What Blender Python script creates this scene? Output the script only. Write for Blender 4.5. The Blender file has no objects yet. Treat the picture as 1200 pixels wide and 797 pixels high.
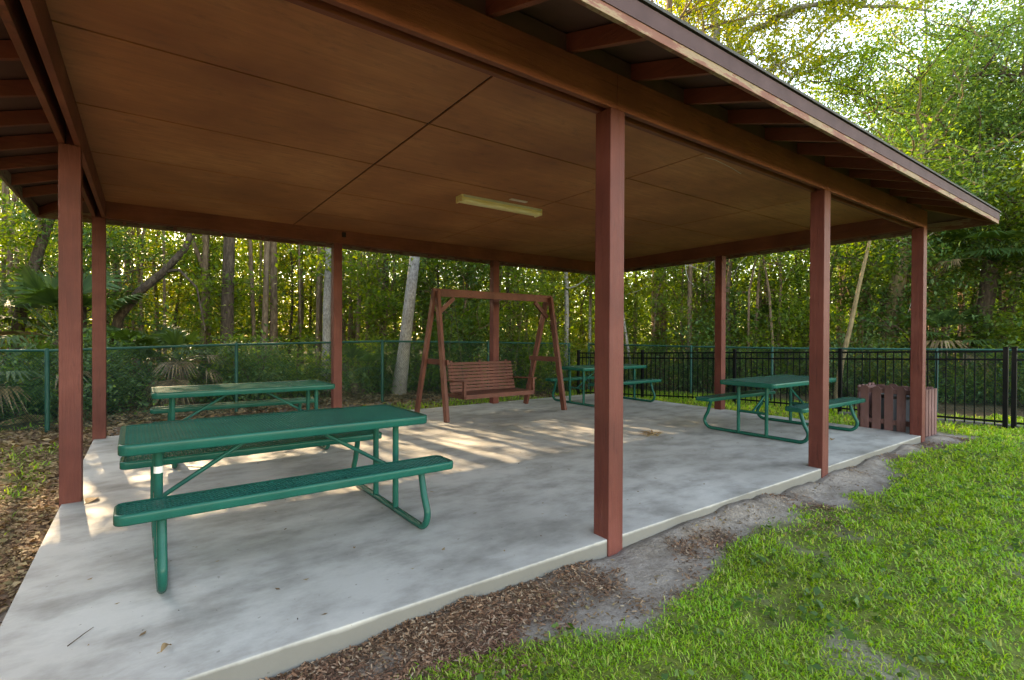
import bpy, bmesh, math, random
import numpy as np
from mathutils import Vector, Matrix

random.seed(7)
RS = np.random.RandomState(11)
S = bpy.context.scene
COL = S.collection
PI = math.pi
R = math.radians

# ------------------------------------------------------------------ camera geometry
H = 1.37                                   # eye height over the slab
YAW, PITCH, ROLL, FPX = R(54.16478), R(-0.41747), R(0.22581), 593.96
def cam_axes():
    F = np.array([math.cos(YAW)*math.cos(PITCH), math.sin(YAW)*math.cos(PITCH), math.sin(PITCH)])
    Rt = np.array([math.sin(YAW), -math.cos(YAW), 0.0])
    Up = np.cross(Rt, F)
    c, s = math.cos(ROLL), math.sin(ROLL)
    return c*Rt+s*Up, -s*Rt+c*Up, F
AR, AU, AF = cam_axes()
def at(px, d):
    """plan position of what stands d metres ahead in the direction of photo column px"""
    k = (px-600)/FPX
    return (d*(math.cos(YAW)+k*math.sin(YAW)), d*(math.sin(YAW)-k*math.cos(YAW)))

# ------------------------------------------------------------------ numpy noise
def _hash(ix, iy, seed):
    n = (ix*374761393 + iy*668265263 + seed*974634721) & 0xffffffff
    n = ((n ^ (n >> 13))*1274126177) & 0xffffffff
    return ((n ^ (n >> 16)) & 0xffff)/65535.0
def vnoise(x, y, seed=0):
    x = np.asarray(x, float); y = np.asarray(y, float)
    ix = np.floor(x).astype(np.int64); iy = np.floor(y).astype(np.int64)
    fx = x-ix; fy = y-iy
    fx = fx*fx*(3-2*fx); fy = fy*fy*(3-2*fy)
    a = _hash(ix, iy, seed); b = _hash(ix+1, iy, seed); c = _hash(ix, iy+1, seed); d = _hash(ix+1, iy+1, seed)
    return (a*(1-fx)+b*fx)*(1-fy)+(c*(1-fx)+d*fx)*fy
def fbm(x, y, seed=0, octv=4):
    s = 0; a = .5; t = 0
    for k in range(octv):
        s = s+a*vnoise(np.asarray(x)*2**k, np.asarray(y)*2**k, seed+k*17); t += a; a *= .5
    return s/t
def sstep(a, b, x):
    t = np.clip((np.asarray(x, float)-a)/(b-a), 0, 1)
    return t*t*(3-2*t)

# ------------------------------------------------------------------ pavilion layout
U0, U1, U2, U3 = -0.570, 2.525, 5.713, 8.787      # post corners along the long side
V0, V1, V2 = 2.377, 5.430, 8.556
PW = .14
ZB, ZBT, ZC = 2.91, 3.150, 3.128                  # beam bottom / top, ceiling
UE, VE = U3+PW, V2+PW
OH = .625
SLAB = (U0+.012, UE-.012, V0+.012, VE+.03)

# ground height
CT = np.array([(-1.2,10.3,-.11),(4.3,11.0,-.02),(10.5,10.5,-.26),(11.2,4.3,-.13),(11.7,2.0,-.08),(0,2,-.11),(4,2,-.105),(9,2.2,-.10),
               (3,-3,-.13),(9,-3,-.10),(-.8,6,-.10),(9.4,6,-.12),(4,9.2,-.06),(-3,3,-.11),(14,-2,-.1),(-.7,9,-.07)])
def gz(u, v):
    u = np.asarray(u, float); v = np.asarray(v, float)
    num = 0; den = 0
    for a, b, z in CT:
        w = 1/((u-a)**2+(v-b)**2+.6)**2
        num = num+w*z; den = den+w
    return num/den

# ------------------------------------------------------------------ masks of the ground cover
def lawn_mask(u, v):
    """1 where turf grows"""
    u = np.asarray(u, float); v = np.asarray(v, float)
    n = fbm(u*1.3+9, v*1.3, 3)-.5
    edge = 2.0+.55*n+.10*np.sin(u*1.9)+.05*np.clip(u-6, 0, 3)-.25*np.exp(-((u-1.9)/.7)**2)
    front = sstep(.07, -.10, v-edge)*sstep(.55, 1.0, u+.3*n+np.clip(v, -2, 0)*.1)
    right = sstep(9.9, 10.15, u+.25*n+.0*v)*sstep(14.6, 13.6, u+.5*n)*sstep(10.5, 9, v)
    strip = sstep(8.98, 9.1, u+.1*n)*sstep(3.3, 3.5, v)
    back = sstep(8.80, 8.95, v+.15*n)*sstep(10.0, 9.5, v+.5*n)*sstep(2.2, 3.2, u)
    left = sstep(.42, .56, fbm(u*.7+3, v*.7+8, 5))*sstep(-.75, -.95, u)*sstep(3.5, 6, v)
    m = np.maximum.reduce([front, right, strip, back*.8, left])
    bare = sstep(.60, .68, fbm(u*1.5+4, v*1.5+2, 21))*sstep(2.5, .2, np.abs(v-.9))*sstep(6.5, 3.5, u)
    return m*(1-.6*bare)
def chip_mask(u, v):
    """wood chips along the front of the slab and litter on the left"""
    u = np.asarray(u, float); v = np.asarray(v, float)
    n = fbm(u*1.1+31, v*1.1+7, 9)
    n2 = fbm(u*2.3+1, v*2.3+17, 13)
    edge = 2.08-.10*np.sin(u*1.7)
    front = sstep(.44, .70, n2*.75+n*.3-.05+.30*sstep(1.7, .8, u)-.12*sstep(1.8, 2.4, u)*sstep(3.6, 3.0, u))*sstep(1.7, 1.95, v+.2*n)*sstep(-1.2, -.6, u)
    left = sstep(-.45, -.62, u)*sstep(.40, .62, n+.12)
    return np.maximum(front*sstep(2.42, 2.36, v), left)

# ------------------------------------------------------------------ materials
def new_mat(name):
    m = bpy.data.materials.new(name); m.use_nodes = True
    nt = m.node_tree; b = nt.nodes['Principled BSDF']
    return m, nt, b
def N(nt, typ, **kw):
    n = nt.nodes.new(typ)
    for k, v in kw.items():
        setattr(n, k, v)
    return n
def ramp(nt, fac, stops):
    r = N(nt, 'ShaderNodeValToRGB')
    e = r.color_ramp.elements
    while len(e) < len(stops): e.new(.5)
    for el, (p, c) in zip(e, stops):
        el.position = p; el.color = (c[0], c[1], c[2], 1)
    nt.links.new(fac, r.inputs[0])
    return r.outputs[0]
def coords(nt, scale=(1,1,1), obj=True):
    tc = N(nt, 'ShaderNodeTexCoord'); mp = N(nt, 'ShaderNodeMapping')
    mp.inputs['Scale'].default_value = scale
    nt.links.new(tc.outputs['Object'], mp.inputs['Vector'])
    return mp.outputs[0]
def noise(nt, vec, scale, detail=4, rough=.55, out='Fac'):
    n = N(nt, 'ShaderNodeTexNoise'); n.inputs['Scale'].default_value = scale
    n.inputs['Detail'].default_value = detail; n.inputs['Roughness'].default_value = rough
    nt.links.new(vec, n.inputs['Vector'])
    return n.outputs[out]
def mixc(nt, fac, a, b, mode='MIX'):
    m = N(nt, 'ShaderNodeMix', data_type='RGBA', blend_type=mode)
    if isinstance(fac, (int, float)): m.inputs[0].default_value = fac
    else: nt.links.new(fac, m.inputs[0])
    for i, x in ((6, a), (7, b)):
        if isinstance(x, tuple): m.inputs[i].default_value = (x[0], x[1], x[2], 1)
        else: nt.links.new(x, m.inputs[i])
    return m.outputs[2]
def mth(nt, op, a, b=0.0):
    m = N(nt, 'ShaderNodeMath', operation=op)
    for i, x in ((0, a), (1, b)):
        if isinstance(x, (int, float)): m.inputs[i].default_value = x
        else: nt.links.new(x, m.inputs[i])
    return m.outputs[0]
def bump(nt, b, h, strength=.3, dist=.01):
    bp = N(nt, 'ShaderNodeBump'); bp.inputs['Strength'].default_value = strength; bp.inputs['Distance'].default_value = dist
    nt.links.new(h, bp.inputs['Height']); nt.links.new(bp.outputs[0], b.inputs['Normal'])

def painted_wood(name, c, dark, light, grain=(3,3,40), rough=.6, spec=.3, knots=False):
    m, nt, b = new_mat(name)
    v = coords(nt)
    v2 = coords(nt, grain)
    big = noise(nt, v, 2.2, 5)
    fine = ramp(nt, noise(nt, v2, 1.0, 8, .68), [(.34, (0,0,0)), (.66, (1,1,1))])
    col = ramp(nt, big, [(.3, dark), (.5, c), (.72, light)])
    crk = ramp(nt, fine, [(.06, (1,1,1)), (.14, (0,0,0))])
    col = mixc(nt, mth(nt, 'MULTIPLY', fine, .42), col, tuple(x*.5 for x in c))
    col = mixc(nt, mth(nt, 'MULTIPLY', crk, .5), col, tuple(x*.3 for x in c))
    worn = noise(nt, v2, 2.6, 6, .75)
    w = mth(nt, 'MULTIPLY', mth(nt, 'GREATER_THAN', worn, .70), .35)
    col = mixc(nt, w, col, tuple(min(1, x*1.5+.03) for x in c))
    nt.links.new(col, b.inputs['Base Color'])
    b.inputs['Roughness'].default_value = rough
    b.inputs['Specular IOR Level'].default_value = spec
    bump(nt, b, fine, .55, .005)
    return m

M = {}
M['post'] = painted_wood('post_paint', (.128,.029,.022), (.092,.020,.016), (.165,.044,.035), grain=(30,30,2.2))
M['beam'] = painted_wood('beam_paint', (.21,.060,.034), (.155,.042,.024), (.26,.08,.046), grain=(2.2,2.2,25))
M['swing'] = painted_wood('swing_stain', (.12,.036,.024), (.08,.023,.016), (.165,.053,.037), grain=(14,14,14))
M['picket'] = painted_wood('picket_stain', (.15,.07,.065), (.10,.045,.042), (.21,.11,.11), grain=(28,28,2.5), rough=.75)

def mk_ceiling():
    m, nt, b = new_mat('ceiling_plywood')
    v = coords(nt)
    v2 = coords(nt, (1.2, 14, 1))
    a = noise(nt, v, .75, 4, .6); g = ramp(nt, noise(nt, v2, 1.6, 8, .72), [(.36, (0,0,0)), (.64, (1,1,1))]); blot = noise(nt, coords(nt, (2.2, 5.0, 1)), 2.0, 6, .72)
    col = ramp(nt, a, [(.32, (.27,.082,.030)), (.52, (.42,.148,.054)), (.72, (.58,.24,.10))])
    col = mixc(nt, mth(nt, 'MULTIPLY', g, .5), col, (.23,.085,.034))
    st = ramp(nt, blot, [(.55, (0,0,0)), (.72, (1,1,1))])
    col = mixc(nt, mth(nt, 'MULTIPLY', st, .55), col, (.12,.05,.026))
    nt.links.new(col, b.inputs['Base Color']); b.inputs['Roughness'].default_value = .62
    bump(nt, b, g, .15, .003)
    return m
M['ceiling'] = mk_ceiling()

def simple(name, c, rough=.5, metal=0, spec=.5, var=.12, scale=8, bumps=0):
    m, nt, b = new_mat(name)
    v = coords(nt); n = noise(nt, v, scale, 5)
    col = ramp(nt, n, [(.3, tuple(x*(1-var) for x in c)), (.7, tuple(min(1, x*(1+var)) for x in c))])
    nt.links.new(col, b.inputs['Base Color'])
    b.inputs['Roughness'].default_value = rough; b.inputs['Metallic'].default_value = metal
    b.inputs['Specular IOR Level'].default_value = spec
    if bumps: bump(nt, b, noise(nt, v, scale*8, 4), bumps, .003)
    return m
M['dark_wood'] = simple('dark_deck', (.10,.045,.03), .8, var=.25, scale=3)
M['seam'] = simple('dark_seam_wood', (.02,.01,.007), .9)  # near-black wood for the ceiling joint backing and the junction box
def mk_fascia():
    m, nt, b = new_mat('weathered_fascia')
    v = coords(nt, (1.2, 1.2, 6)); n = noise(nt, v, 1.6, 7, .72); n2 = noise(nt, coords(nt, (5,5,30)), 2, 5)
    col = ramp(nt, n, [(.38, (.15,.05,.035)), (.47, (.19,.065,.048)), (.51, (.27,.19,.12)), (.59, (.2,.135,.08)), (.62, (.04,.03,.022))])
    col = mixc(nt, mth(nt, 'MULTIPLY', n2, .35), col, (.2,.12,.09))
    nt.links.new(col, b.inputs['Base Color']); b.inputs['Roughness'].default_value = .85
    bump(nt, b, n2, .4, .004)
    return m
M['fascia'] = mk_fascia()
M['drip'] = simple('drip_edge_metal', (.078,.047,.049), .75, .0, .12, .18, 4)
M['shingle'] = simple('asphalt_shingle', (.06,.058,.058), .9, var=.3, scale=40, bumps=.5)
def mk_green():
    m, nt, b = new_mat('green_coated_steel')
    v = coords(nt); n = noise(nt, v, 5, 5)
    col = ramp(nt, n, [(.3, (.0006,.068,.052)), (.7, (.0009,.092,.070))])
    dust = noise(nt, coords(nt), 3.1, 6, .7)
    d = mth(nt, 'MULTIPLY', ramp(nt, dust, [(.5, (0,0,0)), (.75, (1,1,1))]), .05)
    col = mixc(nt, d, col, (.16,.2,.15))
    nt.links.new(col, b.inputs['Base Color'])
    b.inputs['Roughness'].default_value = .26; b.inputs['Specular IOR Level'].default_value = .18
    bump(nt, b, noise(nt, v, 160, 3), .12, .001)
    return m
M['green'] = mk_green()
M['sticker'] = simple('white_sticker', (.75,.75,.72), .5, var=.03)
M['fence_green'] = simple('fence_green_vinyl', (.0025,.055,.044), .5, 0, .25, var=.15)
M['iron'] = simple('black_iron', (.0035,.004,.005), .5, 0, .12, var=.2)
M['bin'] = simple('grey_bin', (.12,.14,.18), .5, var=.1)
M['bin_dark'] = simple('dark_bin_rim', (.02,.02,.022), .5)
M['chain'] = simple('steel_chain', (.05,.035,.025), .7, .0)
M['lamp_case'] = simple('lamp_housing', (.62,.58,.46), .5, var=.1)
M['plate'] = simple('cover_plate', (.62,.52,.45), .6, var=.05)
def mk_lens():
    m, nt, b = new_mat('yellowed_lens')
    b.inputs['Base Color'].default_value = (.80,.62,.22,1); b.inputs['Roughness'].default_value = .32
    v = coords(nt, (3, 26, 26)); n = noise(nt, v, 1.5, 4)
    nt.links.new(ramp(nt, n, [(.35, (.80,.62,.24)), (.7, (.92,.85,.55))]), b.inputs['Base Color'])
    return m
M['lens'] = mk_lens()

def mk_concrete():
    m, nt, b = new_mat('worn_concrete')
    v = coords(nt)
    big = noise(nt, v, .55, 5, .6); mid = noise(nt, coords(nt, (1, 1.6, 1)), 1.7, 6, .65); fine = noise(nt, v, 60, 4, .7)
    col = ramp(nt, big, [(.28, (.34,.325,.30)), (.5, (.45,.43,.405)), (.72, (.52,.505,.48))])
    st = ramp(nt, mid, [(.49, (0,0,0)), (.66, (1,1,1))])
    col = mixc(nt, mth(nt, 'MULTIPLY', st, .32), col, (.27,.25,.22))
    lt = ramp(nt, noise(nt, coords(nt, (.8, 2.5, 1)), 1.2, 5, .6), [(.55, (0,0,0)), (.75, (1,1,1))])
    col = mixc(nt, mth(nt, 'MULTIPLY', lt, .3), col, (.57,.555,.52))
    col = mixc(nt, mth(nt, 'MULTIPLY', fine, .28), col, (.27,.26,.24))
    sp = mth(nt, 'GREATER_THAN', noise(nt, v, 26, 2, .5), .735)
    col = mixc(nt, mth(nt, 'MULTIPLY', sp, .55), col, (.12,.105,.09))
    # edge dirt, painted extra dark to offset the strong light on that face
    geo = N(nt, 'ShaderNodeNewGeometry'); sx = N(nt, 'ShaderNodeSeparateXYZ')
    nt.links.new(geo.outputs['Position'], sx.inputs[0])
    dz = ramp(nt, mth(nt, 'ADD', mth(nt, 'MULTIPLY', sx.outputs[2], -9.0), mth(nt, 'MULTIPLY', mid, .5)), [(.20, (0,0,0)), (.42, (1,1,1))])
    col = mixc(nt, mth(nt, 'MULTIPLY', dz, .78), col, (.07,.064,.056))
    nt.links.new(col, b.inputs['Base Color'])
    nt.links.new(ramp(nt, big, [(.3, (.62,)*3), (.7, (.82,)*3)]), b.inputs['Roughness'])
    b.inputs['Specular IOR Level'].default_value = .35
    h = mth(nt, 'ADD', mth(nt, 'MULTIPLY', fine, .5), mth(nt, 'MULTIPLY', noise(nt, v, 9, 5), .8))
    bump(nt, b, h, .18, .006)
    return m
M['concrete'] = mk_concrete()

def mk_ground():
    m, nt, b = new_mat('ground_soil')
    v = coords(nt)
    al = N(nt, 'ShaderNodeAttribute', attribute_name='lawn'); ac = N(nt, 'ShaderNodeAttribute', attribute_name='chips')
    a_w = N(nt, 'ShaderNodeAttribute', attribute_name='woods')
    n = noise(nt, v, 5.0, 9, .74); f = noise(nt, v, 45, 4, .7); n3 = noise(nt, v, 14, 5, .65)
    sand = ramp(nt, n, [(.3, (.15,.115,.09)), (.45, (.27,.225,.19)), (.58, (.36,.31,.27)), (.72, (.44,.39,.35))])
    sand = mixc(nt, mth(nt, 'MULTIPLY', f, .55), sand, (.11,.09,.075))
    chip = ramp(nt, n3, [(.3, (.05,.028,.018)), (.5, (.12,.068,.042)), (.7, (.22,.14,.095))])
    turf = ramp(nt, n3, [(.3, (.07,.075,.025)), (.55, (.12,.15,.03)), (.75, (.17,.18,.055))])
    wood = ramp(nt, n3, [(.3, (.04,.03,.018)), (.55, (.10,.07,.04)), (.75, (.18,.13,.08))])
    col = mixc(nt, ac.outputs['Fac'], sand, chip)
    col = mixc(nt, al.outputs['Fac'], col, turf)
    col = mixc(nt, a_w.outputs['Fac'], col, wood)
    nt.links.new(col, b.inputs['Base Color']); b.inputs['Roughness'].default_value = .95; b.inputs['Specular IOR Level'].default_value = .1
    bump(nt, b, mth(nt, 'ADD', n3, mth(nt, 'MULTIPLY', f, .5)), .7, .03)
    return m
M['ground'] = mk_ground()

def leaf_mat(name, cols, trans=.45, tint=(2.1, 1.75, .45), rough=.5, objvar=.25):
    m, nt, b = new_mat(name)
    g = N(nt, 'ShaderNodeNewGeometry')
    stops = [(i/(len(cols)-1) if len(cols) > 1 else 0, c) for i, c in enumerate(cols)]
    col = ramp(nt, g.outputs['Random Per Island'], stops)
    v = coords(nt); big = noise(nt, v, .9, 3)
    oi = N(nt, 'ShaderNodeObjectInfo')
    hsv = N(nt, 'ShaderNodeHueSaturation')
    nt.links.new(col, hsv.inputs['Color'])
    nt.links.new(mth(nt, 'ADD', .47, mth(nt, 'MULTIPLY', big, .06)), hsv.inputs['Hue'])
    nt.links.new(mth(nt, 'ADD', 1-objvar/2-.25, mth(nt, 'ADD', mth(nt, 'MULTIPLY', oi.outputs['Random'], objvar), mth(nt, 'MULTIPLY', big, .5))), hsv.inputs['Value'])
    nt.links.new(hsv.outputs[0], b.inputs['Base Color'])
    b.inputs['Roughness'].default_value = rough; b.inputs['Specular IOR Level'].default_value = .35
    if trans > 0:
        t = N(nt, 'ShaderNodeBsdfTranslucent')
        nt.links.new(mixc(nt, 1.0, hsv.outputs[0], tint, 'MULTIPLY'), t.inputs['Color'])
        mx = N(nt, 'ShaderNodeMixShader'); mx.inputs[0].default_value = trans
        nt.links.new(b.outputs[0], mx.inputs[1]); nt.links.new(t.outputs[0], mx.inputs[2])
        nt.links.new(mx.outputs[0], nt.nodes['Material Output'].inputs['Surface'])
    return m
M['leaf_mid'] = leaf_mat('leaf_mid', [(.04,.085,.015), (.07,.14,.022), (.10,.175,.033), (.14,.20,.04)], .6)
M['leaf_dark'] = leaf_mat('leaf_dark', [(.028,.075,.024), (.045,.11,.034), (.065,.145,.045), (.10,.17,.06)], .5)
M['leaf_yellow'] = leaf_mat('leaf_yellow', [(.07,.11,.015), (.11,.16,.02), (.15,.19,.03), (.20,.20,.04)], .6)
M['leaf_blue'] = leaf_mat('leaf_blue', [(.042,.11,.045), (.07,.155,.062), (.10,.195,.08), (.15,.23,.10)], .5)
M['palm'] = leaf_mat('palm_frond', [(.03,.07,.022), (.045,.10,.03), (.07,.13,.045)], .35)
M['palm_dry'] = leaf_mat('dry_frond', [(.14,.095,.05), (.22,.155,.09), (.32,.24,.14)], .3, (1.1,1,.8))
M['grass'] = leaf_mat('grass_blades', [(.10,.23,.016), (.16,.35,.022), (.21,.42,.032), (.28,.45,.055), (.42,.42,.15)], .5, (1.4,1.2,.4), .45)
M['weed'] = leaf_mat('weed_leaf', [(.03,.085,.015), (.05,.12,.02), (.08,.15,.03)], .35)
M['chip'] = leaf_mat('wood_chip', [(.055,.027,.016), (.12,.055,.03), (.19,.09,.05), (.27,.15,.09), (.36,.26,.18)], 0, rough=.9, objvar=0)
M['litter'] = leaf_mat('dry_leaf', [(.07,.038,.02), (.15,.085,.042), (.24,.15,.075), (.33,.23,.13), (.12,.10,.03)], .15, (1.1,1,.7), .8, 0)
def bark(name, c, d, l, sc=(6,6,1.6)):
    m, nt, b = new_mat(name)
    v = coords(nt, sc); n = noise(nt, v, 3.0, 7, .7); n2 = noise(nt, coords(nt), 1.3, 4)
    col = ramp(nt, n, [(.32, d), (.5, c), (.7, l)])
    col = mixc(nt, mth(nt, 'MULTIPLY', ramp(nt, n2, [(.5, (0,0,0)), (.7, (1,1,1))]), .5), col, tuple(x*.6 for x in c))
    nt.links.new(col, b.inputs['Base Color']); b.inputs['Roughness'].default_value = .9; b.inputs['Specular IOR Level'].default_value = .15
    bump(nt, b, n, .8, .03)
    return m
M['bark_dark'] = bark('bark_dark', (.075,.052,.038), (.03,.022,.017), (.15,.11,.085))
M['bark_brown'] = bark('bark_brown', (.16,.105,.07), (.07,.045,.03), (.27,.19,.13))
M['bark_pale'] = bark('bark_pale', (.25,.225,.20), (.11,.095,.085), (.38,.35,.32), (9,9,5))
M['bark_tan'] = bark('bark_tan', (.20,.145,.08), (.09,.07,.04), (.30,.23,.13))

# ------------------------------------------------------------------ mesh building
class MB:
    """collects shapes, then becomes ONE mesh object"""
    def __init__(self): self.v = []; self.f = []; self.smooth = []
    def add(self, vs, fs, smooth=False):
        o = len(self.v); self.v.extend(vs)
        for f in fs: self.f.append(tuple(i+o for i in f)); self.smooth.append(smooth)
    def box(self, a, b, mat=None):
        x0, y0, z0 = a; x1, y1, z1 = b
        vs = [(x0,y0,z0),(x1,y0,z0),(x1,y1,z0),(x0,y1,z0),(x0,y0,z1),(x1,y0,z1),(x1,y1,z1),(x0,y1,z1)]
        if mat is not None: vs = [tuple(mat @ Vector(p)) for p in vs]
        self.add(vs, [(0,3,2,1),(4,5,6,7),(0,1,5,4),(1,2,6,5),(2,3,7,6),(3,0,4,7)])
    def bar(self, p, q, w, h, up=(0,0,1)):
        """rectangular bar from p to q, w across, h along up"""
        p = Vector(p); q = Vector(q); d = (q-p); L = d.length; d.normalize()
        s = d.cross(Vector(up)); s.normalize(); n = s.cross(d)
        mt = Matrix((( d.x, s.x, n.x, p.x),(d.y, s.y, n.y, p.y),(d.z, s.z, n.z, p.z),(0,0,0,1)))
        self.box((0,-w/2,-h/2),(L,w/2,h/2), mt)
    def tube(self, pts, r, n=8, cap=True):
        pts = [Vector(p) for p in pts]
        rs = r if isinstance(r, (list, tuple)) else [r]*len(pts)
        t = (pts[1]-pts[0]).normalized()
        a = t.orthogonal().normalized()
        vs = []
        for i, p in enumerate(pts):
            if i == 0: t2 = (pts[1]-pts[0])
            elif i == len(pts)-1: t2 = pts[-1]-pts[-2]
            else: t2 = (pts[i+1]-pts[i]).normalized()+(pts[i]-pts[i-1]).normalized()
            if t2.length < 1e-9: t2 = t
            t2.normalize()
            a = a-t2*a.dot(t2)
            if a.length < 1e-6: a = t2.orthogonal()
            a.normalize(); bb = t2.cross(a)
            for k in range(n):
                ang = 2*PI*k/n
                vs.append(tuple(p+(a*math.cos(ang)+bb*math.sin(ang))*rs[i]))
        fs = []
        for i in range(len(pts)-1):
            for k in range(n):
                k2 = (k+1) % n
                fs.append((i*n+k, i*n+k2, (i+1)*n+k2, (i+1)*n+k))
        self.add(vs, fs, True)
        if cap:
            o = (len(pts)-1)*n
            self.add([vs[k] for k in range(n)], [tuple(reversed(range(n)))])
            self.add([vs[o+k] for k in range(n)], [tuple(range(n))])
    def build(self, name, mat, parent=None, bevel=0, loc=None):
        me = bpy.data.meshes.new(name)
        me.from_pydata(self.v, [], self.f)
        me.polygons.foreach_set('use_smooth', self.smooth)
        me.update()
        if bevel:
            bm = bmesh.new(); bm.from_mesh(me)
            ed = [e for e in bm.edges if len(e.link_faces) == 2 and e.calc_face_angle(0) > .6]
            bmesh.ops.bevel(bm, geom=ed, offset=bevel, segments=2, affect='EDGES', profile=.6)
            bm.to_mesh(me); bm.free()
        me.materials.append(mat)
        return link(name, me, parent, loc)
def link(name, me, parent=None, loc=None):
    o = bpy.data.objects.new(name, me); COL.objects.link(o)
    if parent: o.parent = parent
    if loc is not None: o.location = loc
    return o
def raw_mesh(name, verts, loops, counts, mat, parent=None, smooth=False, loc=None):
    """verts (n,3) array, loops flat index array, counts per polygon"""
    me = bpy.data.meshes.new(name)
    me.vertices.add(len(verts)); me.vertices.foreach_set('co', np.ascontiguousarray(verts, np.float32).ravel())
    me.loops.add(len(loops)); me.loops.foreach_set('vertex_index', np.ascontiguousarray(loops, np.int32))
    me.polygons.add(len(counts))
    st = np.concatenate([[0], np.cumsum(counts)[:-1]]).astype(np.int32)
    me.polygons.foreach_set('loop_start', st); me.polygons.foreach_set('loop_total', np.asarray(counts, np.int32))
    if smooth: me.polygons.foreach_set('use_smooth', np.ones(len(counts), bool))
    me.update(calc_edges=True); me.validate()
    me.materials.append(mat)
    return link(name, me, parent, loc)
def thing(name, label, cat, loc=(0,0,0), rz=0, group=None):
    o = bpy.data.objects.new(name, None); COL.objects.link(o)
    o.location = loc; o.rotation_euler = (0,0,rz); o.empty_display_size = .2
    return tag(o, label, cat, group)
def tag(o, label=None, cat=None, group=None, kind=None):
    if label: o['label'] = label
    if cat: o['category'] = cat
    if group: o['group'] = group
    if kind: o['kind'] = kind
    return o
def kids(o): return [c for c in bpy.data.objects if c.parent == o]
def copy_tree(o, parent=None):
    c = o.copy(); COL.objects.link(c)
    if parent: c.parent = parent
    for ch in kids(o): copy_tree(ch, c)
    return c

# ------------------------------------------------------------------ ground
def build_ground():
    def axis(fine0, fine1, step, far):
        a = list(np.arange(fine0, fine1+1e-6, step))
        s = step; x = fine1; hi = []
        while x < far: s *= 1.35; x += s; hi.append(x)
        s = step; x = fine0; lo = []
        while x > -far: s *= 1.35; x -= s; lo.append(x)
        return np.array(lo[::-1]+a+hi)
    us = axis(-3.0, 13.0, .07, 320); vs = axis(-2.5, 12.0, .07, 320)
    U, V = np.meshgrid(us, vs)
    Z = gz(U, V)
    near = np.exp(-(np.maximum(0, np.hypot(U-5, V-4)-12)/6)**2)
    outside = 1-sstep(-.05, .0, U-SLAB[0])*sstep(.05, 0, U-SLAB[1])*sstep(-.02, .03, V-SLAB[2])*sstep(.05, 0, V-SLAB[3])
    rough = (fbm(U*1.2, V*1.2, 41)-.5)*.07+(fbm(U*6, V*6, 43)-.5)*.035
    mound = np.exp(-((V-2.36)/.16)**2)*sstep(-1, -.4, U)*sstep(9.8, 9.2, U)*(.005+.055*sstep(.35, .75, fbm(U*1.6+3, 0*U, 91)))
    Z = Z+rough*near+mound*(V < 2.40)
    inside = sstep(SLAB[0]+.02, SLAB[0]+.1, U)*sstep(SLAB[1]-.02, SLAB[1]-.1, U)*sstep(SLAB[2]+.03, SLAB[2]+.11, V)*sstep(SLAB[3]-.02, SLAB[3]-.1, V)
    Z = Z-.25*inside
    far = np.hypot(U-4, V-4)
    Z = Z+sstep(40, 150, far)*.5*(fbm(U*.03, V*.03, 5)-.5)
    verts = np.stack([U, V, Z], -1).reshape(-1, 3)
    nu, nv = len(us), len(vs)
    idx = np.arange(nu*nv).reshape(nv, nu)
    q = np.stack([idx[:-1,:-1], idx[:-1,1:], idx[1:,1:], idx[1:,:-1]], -1).reshape(-1, 4)
    o = raw_mesh('ground', verts, q.ravel(), np.full(len(q), 4), M['ground'], smooth=True)
    lm = lawn_mask(U, V).ravel()
    open_lawn = (sstep(2.0, 1.0, V)*sstep(13, 12.5, U)).ravel()
    d = np.hypot(U-4, V).ravel()
    lm = np.maximum(lm, sstep(9, 14, d)*open_lawn)
    cm = chip_mask(U, V).ravel()
    wd = np.maximum(sstep(10.0, 10.6, V), sstep(12.3, 12.8, U+.24*(V-2)*.0)).ravel()
    wd = np.maximum(wd, sstep(-6, -9, U).ravel()*sstep(0, 3, V).ravel())
    for nm, a in (('lawn', lm), ('chips', cm), ('woods', wd)):
        at_ = o.data.attributes.new(nm, 'FLOAT', 'POINT'); at_.data.foreach_set('value', np.ascontiguousarray(a, np.float32))
    tag(o, 'sandy soil with patches of turf around the concrete slab', kind='structure')
build_ground()

# ------------------------------------------------------------------ concrete slab
b = MB(); b.box((SLAB[0], SLAB[2], -.30), (SLAB[1], SLAB[3], 0))
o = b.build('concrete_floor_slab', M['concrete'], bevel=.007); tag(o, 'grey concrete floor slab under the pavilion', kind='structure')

# ------------------------------------------------------------------ pavilion
PAV = thing('pavilion', 'open picnic pavilion with reddish brown posts, dark plywood ceiling and hip roof', 'pavilion', (0,0,0))
def make_post(u, v, zlo):
    b = MB(); b.box((u, v, zlo), (u+PW, v+PW, ZB-.001)); b.box((u+.043, v+.043, ZB-.002), (u+PW-.043, v+PW-.043, ZC-.01))
    return b.build('post', M['post'], PAV, bevel=.004)
for u in (U0, U1, U2, U3):
    make_post(u, V0, -.22)
    make_post(u, V2, -.05)
make_post(U0, V1, -.05); make_post(U3, V1, -.05)
T = .04
def board(name, a, b_, mat=M['beam']):
    m = MB(); m.box(a, b_); return m.build(name, mat, PAV, bevel=.003)
jx = [U0, U1+.062, U2+.07, UE]
for i in range(3):
    g0 = .002 if i else 0; g1 = .002 if i < 2 else 0
    board('outer_beam', (jx[i]+g0, V0, ZB), (jx[i+1]-g1, V0+T, ZBT))
    board('outer_beam', (jx[i]+g0, VE-T, ZB), (jx[i+1]-g1, VE, ZBT))
board('inner_beam', (U0+PW-T, V0+PW-T, ZB), (UE-PW+T, V0+PW, ZBT-.004))
board('inner_beam', (U0+PW-T, VE-PW, ZB), (UE-PW+T, VE-PW+T, ZBT-.004))
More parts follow.
